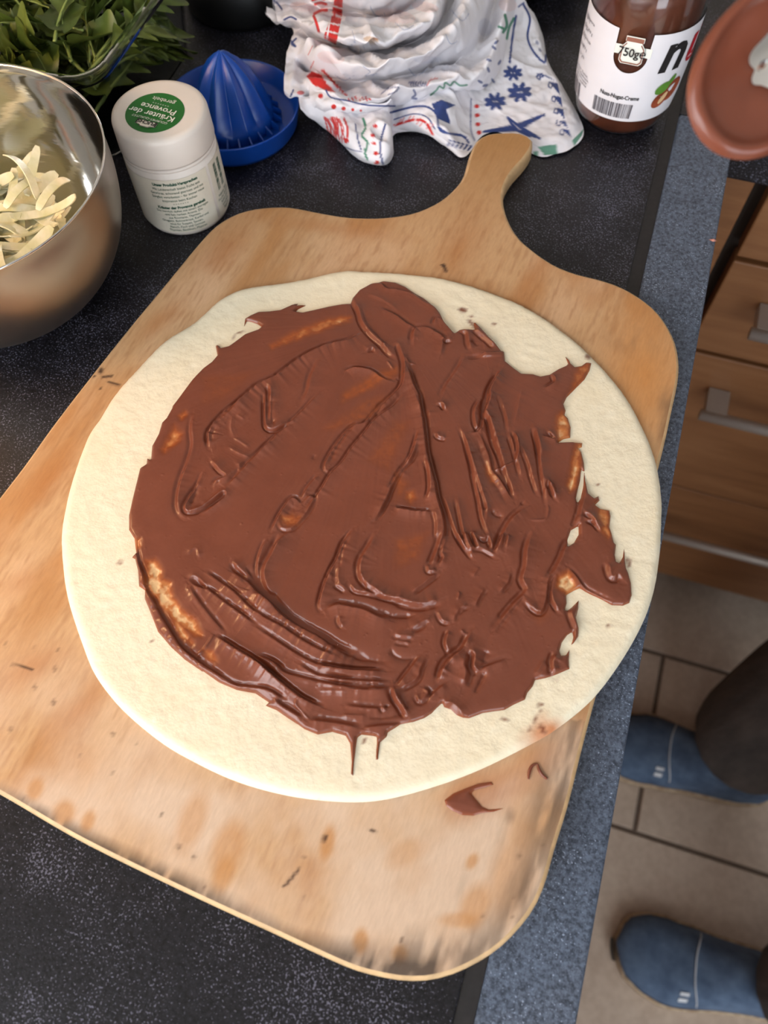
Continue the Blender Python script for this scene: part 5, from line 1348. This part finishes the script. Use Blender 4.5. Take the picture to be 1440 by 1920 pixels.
for pts in [[(370, 130), (384, 180), (360, 210), (400, 226), (430, 200)], [(420, 290), (450, 312), (430, 330), (480, 320)], [(620, 300), (650, 330), (700, 300)], [(560, 100), (600, 130), (640, 110)], [(450, 30), (480, 70), (520, 60)], [(780, 150), (800, 190), (830, 180)], [(800, 40), (850, 90), (880, 60)], [(300, 330), (340, 350), (380, 330)]]:
    pline(pts, 2.6, FAINT, .8)
pdot(455, 172, 34, 13, lin(190, 160, 130), 8, .8); pdot(472, 170, 12, 6, lin(150, 90, 50), 10, .8)
for cx, cy, rx, ry in [(470, 216, 22, 14), (700, 260, 60, 16), (950, 120, 30, 40), (800, 300, 40, 14)]:
    pdot(cx, cy, rx, ry, FAINT, 0, .25)
TOWEL = Mat('printed_cotton', rough=0.85)
_v = TOWEL.coord()
TOWEL.base(TOWEL.attr('tint')); TOWEL.bump(TOWEL.noise(_v, 900, 2), 0.25, 0.0004)
TOWEL.b.inputs['Sheen Weight'].default_value = 0.1
towel = build('tea_towel', TV, TF, TOWEL.m, None, attrs={'tint': tc})
tag(towel, 'crumpled white cotton tea towel printed with red, blue and green sea motifs', 'towel')

# ------------------------------------------------------------------ person at the worktop: trousers, shoes, spoon hand
def skin(name, pts, edges, rad, mat, parent, root=0, sub=2):
    me = bpy.data.meshes.new(name)
    me.from_pydata([tuple(p) for p in pts], edges, [])
    me.update()
    o = bpy.data.objects.new(name, me); link(o, parent)
    sm_ = o.modifiers.new('skin', 'SKIN'); sm_.use_smooth_shade = True
    if not me.skin_vertices:
        me.attributes.new('skin', 'FLOAT', 'POINT') if False else None
        bpy.context.view_layer.objects.active = o
        bpy.ops.mesh.customdata_skin_add()
    for i, sv in enumerate(me.skin_vertices[0].data):
        r = rad[i]
        sv.radius = (r, r) if not isinstance(r, tuple) else r
        sv.use_root = (i == root)
    s_ = o.modifiers.new('sub', 'SUBSURF'); s_.levels = sub; s_.render_levels = sub
    me.materials.append(mat)
    return o


TROU = Mat('trouser_cloth', rough=0.85)
_v = TROU.coord((1, 1, 0.35))
_f = TROU.noise(_v, 26, 5)
TROU.base(TROU.ramp(_f, [(0.3, srgb(58, 54, 54)), (0.7, srgb(92, 84, 80))])); TROU.bump(_f, 0.5, 0.01)
SHIRT = simple('shirt_cloth', srgb(92, 96, 104), 0.85, 30, 0.15)
SKINM = simple('skin', srgb(206, 154, 126), 0.5, 30, 0.06)
HAIR = simple('hair', srgb(62, 44, 32), 0.6, 120, 0.3)
CANVAS = Mat('blue_canvas', rough=0.85)
_v = CANVAS.coord(); _f = CANVAS.noise(_v, 40, 4)
CANVAS.base(CANVAS.ramp(_f, [(0.3, srgb(64, 82, 108)), (0.7, srgb(94, 114, 140))])); CANVAS.bump(CANVAS.noise(_v, 500, 2), 0.3, 0.001)
ROPE = Mat('rope_sole', rough=0.9)
_v = ROPE.coord((1, 1, 6)); _f = ROPE.noise(_v, 90, 3)
ROPE.base(ROPE.ramp(_f, [(0.35, srgb(150, 122, 96)), (0.65, srgb(206, 184, 156))])); ROPE.bump(_f, 0.8, 0.004)
STITCH = simple('white_stitch', srgb(214, 216, 220), 0.7)
RUB = simple('black_rubber', srgb(26, 24, 24), 0.6)

person = thing('person', 'person in dark trousers and blue canvas shoes facing the worktop', 'person', (0.52, 0.2, 0))


def shoe(heel, toe, side):
    """canvas slip-on with rope sole; heel and toe are floor points"""
    h = np.array(heel); t = np.array(toe); ax_ = t - h; L = np.linalg.norm(ax_); ax_ = ax_ / L
    sd_ = np.array([-ax_[1], ax_[0]])
    s = np.linspace(0, 1, 34)
    hw = np.interp(s, [0, .02, .08, .2, .35, .5, .62, .75, .86, .94, .985, 1.0], [.006, .022, .034, .041, .043, .047, .053, .056, .051, .039, .021, .004])
    off = side * np.interp(s, [0, .3, .7, 1], [0, -0.002, 0.003, -0.006])
    ht = np.interp(s, [0, .03, .10, .25, .38, .48, .60, .75, .88, .97, 1.0], [.045, .070, .088, .098, .098, .090, .072, .056, .045, .032, .022])
    v = []
    na = 15
    for i in range(34):
        c = h + ax_ * L * s[i] + sd_ * off[i]
        for k in range(na):
            a_ = PI * k / (na - 1)
            x = math.cos(a_); z = math.sin(a_)
            ex = np.sign(x) * abs(x) ** 0.75; ez = z ** 0.8
            p = c + sd_ * hw[i] * ex * (1 - 0.12 * ez)
            v.append((p[0], p[1], 0.018 + (ht[i] - 0.018) * ez))
    up = build('shoe', v, grid_faces(34, na), CANVAS.m, person)
    bevel_v = []
    # sole
    ring_ = []
    for z, grow in ((0.001, 0.0), (0.004, 0.003), (0.012, 0.0045), (0.021, 0.003), (0.0235, 0.0)):
        rr = []
        for i in range(34):
            c = h + ax_ * L * s[i] + sd_ * off[i]; p = c + sd_ * (hw[i] + grow); rr.append((p[0], p[1], z))
        for i in range(33, -1, -1):
            c = h + ax_ * L * s[i] + sd_ * off[i]; p = c - sd_ * (hw[i] + grow); rr.append((p[0], p[1], z))
        ring_.append(rr)
    rg_ = np.array(ring_).transpose(1, 0, 2); n_ = rg_.shape[0]
    f = [tuple(q_) for q_ in grid_faces(n_, 5, True)]
    f.append(tuple(k * 5 for k in range(n_))[::-1])
    build('sole', rg_.reshape(-1, 3), f, ROPE.m, up)

    def on_top(u, w, lift=0.0012):
        i = min(int(u * 33), 32); fr = u * 33 - i
        HW = hw[i] * (1 - fr) + hw[i + 1] * fr; HT = ht[i] * (1 - fr) + ht[i + 1] * fr; OF = off[i]
        a_ = math.acos(max(-1, min(1, w)))
        x = math.cos(a_); z = math.sin(a_)
        ex = np.sign(x) * abs(x) ** 0.75; ez = z ** 0.8
        p = h + ax_ * L * u + sd_ * (OF + HW * ex * (1 - 0.12 * ez))
        return np.array([p[0], p[1], 0.018 + (HT - 0.018) * ez + lift])
    tube('seam', [on_top(0.60 + 0.05 * (1 - w * w), w) for w in np.linspace(-0.93, 0.93, 24)], 0.0009, STITCH, up, 6)
    for w0 in (0.62, 0.80):
        V = [on_top(0.66, w0 - .05, .0015), on_top(0.66, w0 + .05, .0015), on_top(0.70, w0 + .05, .0015), on_top(0.70, w0 - .05, .0015)]
        build('tab', V, [(0, 1, 2, 3)], STITCH, up)
    V = []
    for sgn in np.linspace(-0.1, 0.75, 9):
        u = 1.0 - 0.035 * sgn * sgn - 0.004
        c = h + ax_ * L * u + sd_ * (off[-1] + side * 0.034 * sgn)
        V += [(c[0] + ax_[0] * .006, c[1] + ax_[1] * .006, 0.003), (c[0] + ax_[0] * .006, c[1] + ax_[1] * .006, 0.026)]
    build('toe_guard', V, [(2 * i, 2 * i + 2, 2 * i + 3, 2 * i + 1) for i in range(8)], RUB, up)
    return up


shoe((0.605, 0.060), (0.322, 0.042), 1)
shoe((0.522, 0.338), (0.246, 0.330), -1)
# trousers: waist, hips, two loose legs
tp = [(0.58, 0.215, 1.02), (0.58, 0.215, 0.93), (0.575, 0.115, 0.86), (0.560, 0.085, 0.62), (0.556, 0.072, 0.46), (0.552, 0.066, 0.26), (0.548, 0.062, 0.07), (0.575, 0.325, 0.86), (0.540, 0.425, 0.62), (0.505, 0.465, 0.46), (0.462, 0.410, 0.26), (0.430, 0.350, 0.055)]
te = [(0, 1), (1, 2), (2, 3), (3, 4), (4, 5), (5, 6), (1, 7), (7, 8), (8, 9), (9, 10), (10, 11)]
skin('trousers', tp, te, [(.13, .16), (.135, .17), .105, .090, .086, .082, .078, .105, .096, .098, .096, .088], TROU.m, person, 1)
sp = [(0.58, 0.215, 1.00), (0.585, 0.215, 1.14), (0.585, 0.215, 1.28), (0.59, 0.215, 1.40), (0.59, 0.06, 1.41), (0.60, -0.03, 1.28), (0.59, -0.06, 1.14), (0.59, 0.37, 1.41), (0.52, 0.47, 1.28), (0.44, 0.52, 1.18)]
skin('shirt', sp, [(0, 1), (1, 2), (2, 3), (3, 4), (4, 5), (5, 6), (3, 7), (7, 8), (8, 9)], [(.135, .17), (.125, .16), (.125, .17), (.09, .10), .065, .058, .055, .065, .058, .054], SHIRT, person, 1)
# spoon: bowl held above the worktop corner, near the camera
SPC = CAM + ray(1452, 112) * 0.27
sa = 0.62 * CR + 0.80 * CU - 0.25 * CF; sa /= np.linalg.norm(sa)          # towards the handle
sn = -CF - sa * (-CF @ sa) + 0.22 * CR; sn -= sa * (sn @ sa); sn /= np.linalg.norm(sn)   # open side
sb = np.cross(sn, sa)
sq = thing('spoon', 'tablespoon coated with chocolate spread, blurred at the upper right corner', 'spoon', SPC)
nu_, nv_ = 40, 12
v = [SPC - sn * 0.009]
egg = lambda a_: (0.0325 * math.cos(a_), 0.0225 * math.sin(a_) * (1 - 0.16 * math.cos(a_)))


def spoon_pt(a_, r, lift):
    x, y = egg(a_)
    return SPC + sa * x * r + sb * y * r - sn * (0.009 * (1 - r ** 2.2) - lift)


v = [spoon_pt(2 * PI * i / nu_, max(j / (nv_ - 1), .001), 0) for i in range(nu_) for j in range(nv_)]
so = build('spoon_bowl', v, grid_faces(nu_, nv_, True), POL.m, sq)
m_ = so.modifiers.new('thick', 'SOLIDIFY'); m_.thickness = 0.0012
tube('spoon_handle', [SPC + sa * 0.031, SPC + sa * 0.045 + sn * .004, SPC + sa * 0.08 + sn * .006, SPC + sa * 0.13 + sn * .004, SPC + sa * 0.175], [.0055, .004, .0035, .0045, .0065], POL.m, sq, 12, 0.45)
nu2 = 72
v = []
for i in range(nu2):
    a_ = 2 * PI * i / nu2
    lf = 0.5 + 0.5 * math.cos(a_ - 2.75)                       # 1 towards the tip and the left side
    full = min(0.80 + 0.40 * lf + 0.03 * math.sin(5 * a_), 1.05)
    rin = 0.12 + 0.50 * (1 - lf) ** 1.3 + 0.04 * math.sin(4 * a_ + 1)
    for j in range(20):
        t_ = j / 19
        r = rin + (full - rin) * t_
        lift = 0.0006 + 0.0024 * math.sin(PI * min(max(t_, 0.0), 1.0)) ** 0.6 + 0.0030 * math.exp(-((t_ - 0.86) / 0.09) ** 2)
        lift += 0.0012 * float(vnoise(np.array([r * 4 * math.cos(a_) + 9]), np.array([r * 4 * math.sin(a_) + 9]), 4)[0])
        if j in (0, 19): lift = 0.0002
        v.append(spoon_pt(a_, r, lift))
build('spread_coat', v, grid_faces(nu2, 20, True), SPREAD, sq, attrs={'thin': np.zeros(nu2 * 20)})['label'] = 'glossy brown spread sticking to the spoon'
# body: torso core, head, arms and hands in one skin, clothed above
HP = SPC + sa * 0.165
pw = np.array([0.205, 0.470, 1.262])
palm = HP + np.array([0.030, 0.022, 0.004])
dirp = (HP - palm); dirp /= np.linalg.norm(dirp)
bp = [(0.585, 0.215, 1.06), (0.585, 0.215, 1.28), (0.59, 0.215, 1.42), (0.575, 0.215, 1.50), (0.565, 0.215, 1.565), (0.555, 0.215, 1.64), (0.56, 0.215, 1.72),
      (0.59, 0.08, 1.40), (0.60, -0.03, 1.27), (0.585, -0.06, 1.12), (0.56, -0.06, 0.92), (0.55, -0.055, 0.84),
      (0.59, 0.35, 1.40), (0.52, 0.465, 1.28), (0.43, 0.52, 1.175), tuple(pw), tuple(palm)]
be = [(0, 1), (1, 2), (2, 3), (3, 4), (4, 5), (5, 6), (2, 7), (7, 8), (8, 9), (9, 10), (10, 11), (2, 12), (12, 13), (13, 14), (14, 15), (15, 16)]
br = [(.11, .14), (.10, .13), (.07, .08), .052, .075, (.09, .078), (.075, .066), .05, .045, .04, .03, (.034, .016), .05, .045, .042, .03, (.026, .02)]


def finger(base, pts, r0):
    prev = base
    for i, p in enumerate(pts):
        bp.append(tuple(p)); be.append((prev, len(bp) - 1)); br.append(r0 * (1 - 0.12 * i)); prev = len(bp) - 1


ca, cb = sn, np.cross(sa, sn)
for k in range(4):
    root_ = palm + (k - 1.2) * 0.017 * sa - cb * 0.006
    wrap = 0.017
    finger(16, [root_ - cb * 0.018 + ca * 0.010, HP + (k - 1.2) * 0.017 * sa - cb * wrap + ca * 0.008, HP + (k - 1.2) * 0.016 * sa - cb * 0.012 - ca * 0.016, HP + (k - 1.2) * 0.015 * sa + cb * 0.004 - ca * 0.019], [0.0095, 0.0098, 0.0094, 0.0085][k])
finger(16, [palm + sa * -0.024 + ca * 0.016, HP - sa * 0.034 + ca * 0.018, HP - sa * 0.046 + ca * 0.012], 0.0105)
for k in range(4):
    finger(11, [(0.548 - 0.018 * (k - 1.5), -0.050, 0.785), (0.545 - 0.018 * (k - 1.5), -0.042, 0.755), (0.542 - 0.017 * (k - 1.5), -0.030, [.735, .728, .73, .74][k])], [0.0092, 0.0095, 0.0098, 0.0088][k])
finger(11, [(0.515, -0.048, 0.83), (0.505, -0.040, 0.80), (0.505, -0.032, 0.778)], 0.0105)
skin('body', bp, be, br, SKINM, person, 1)
hz_ = [(0.585, 0.215, 1.52), (0.605, 0.215, 1.60), (0.59, 0.215, 1.70), (0.555, 0.215, 1.735), (0.515, 0.215, 1.715)]
skin('hair', hz_, [(0, 1), (1, 2), (2, 3), (3, 4)], [.055, .075, .078, .07, .045], HAIR, person, 2)
EYEM = simple('eye', srgb(60, 50, 40), 0.2); LIPM = simple('lip', srgb(176, 104, 92), 0.45)
for yy in (0.185, 0.245):
    tube('eye', [(0.478, yy - 0.012, 1.637), (0.474, yy, 1.637), (0.478, yy + 0.012, 1.637)], [.003, .006, .003], EYEM, person, 8)
tube('nose', [(0.480, 0.215, 1.645), (0.462, 0.215, 1.615), (0.456, 0.215, 1.597), (0.478, 0.215, 1.590)], [.007, .010, .013, .008], SKINM, person, 8)
tube('mouth', [(0.486, 0.192, 1.560), (0.476, 0.215, 1.562), (0.486, 0.238, 1.560)], [.003, .006, .003], LIPM, person, 8)

# ------------------------------------------------------------------ unseen table lamp, added for the warm light on the left
LPC = (-0.520, 0.115)
tl = thing('added_table_lamp', 'small globe table lamp, unseen, added for the warm light left of the steel bowl', 'lamp', (LPC[0], LPC[1], ZC))
lathe('lamp_base', [(0, 0.0005), (0.045, 0.0005), (0.047, 0.004), (0.044, 0.010), (0.012, 0.016), (0.007, 0.03), (0.007, 0.20), (0.018, 0.215), (0.020, 0.235), (0, 0.236)], LPC, BLK, tl, 48)
BULB = Mat('lamp_globe', (1, 0.9, 0.75, 1), 0.4); BULB.b.inputs['Emission Color'].default_value = (1.0, 0.58, 0.28, 1); BULB.b.inputs['Emission Strength'].default_value = 32.0
lathe('lamp_globe', [(0.018 if k == 0 else 0.048 * math.sin(t), 0.282 - 0.048 * math.cos(t)) for k, t in enumerate(np.linspace(0.36, PI, 20))], LPC, BULB.m, tl, 40)
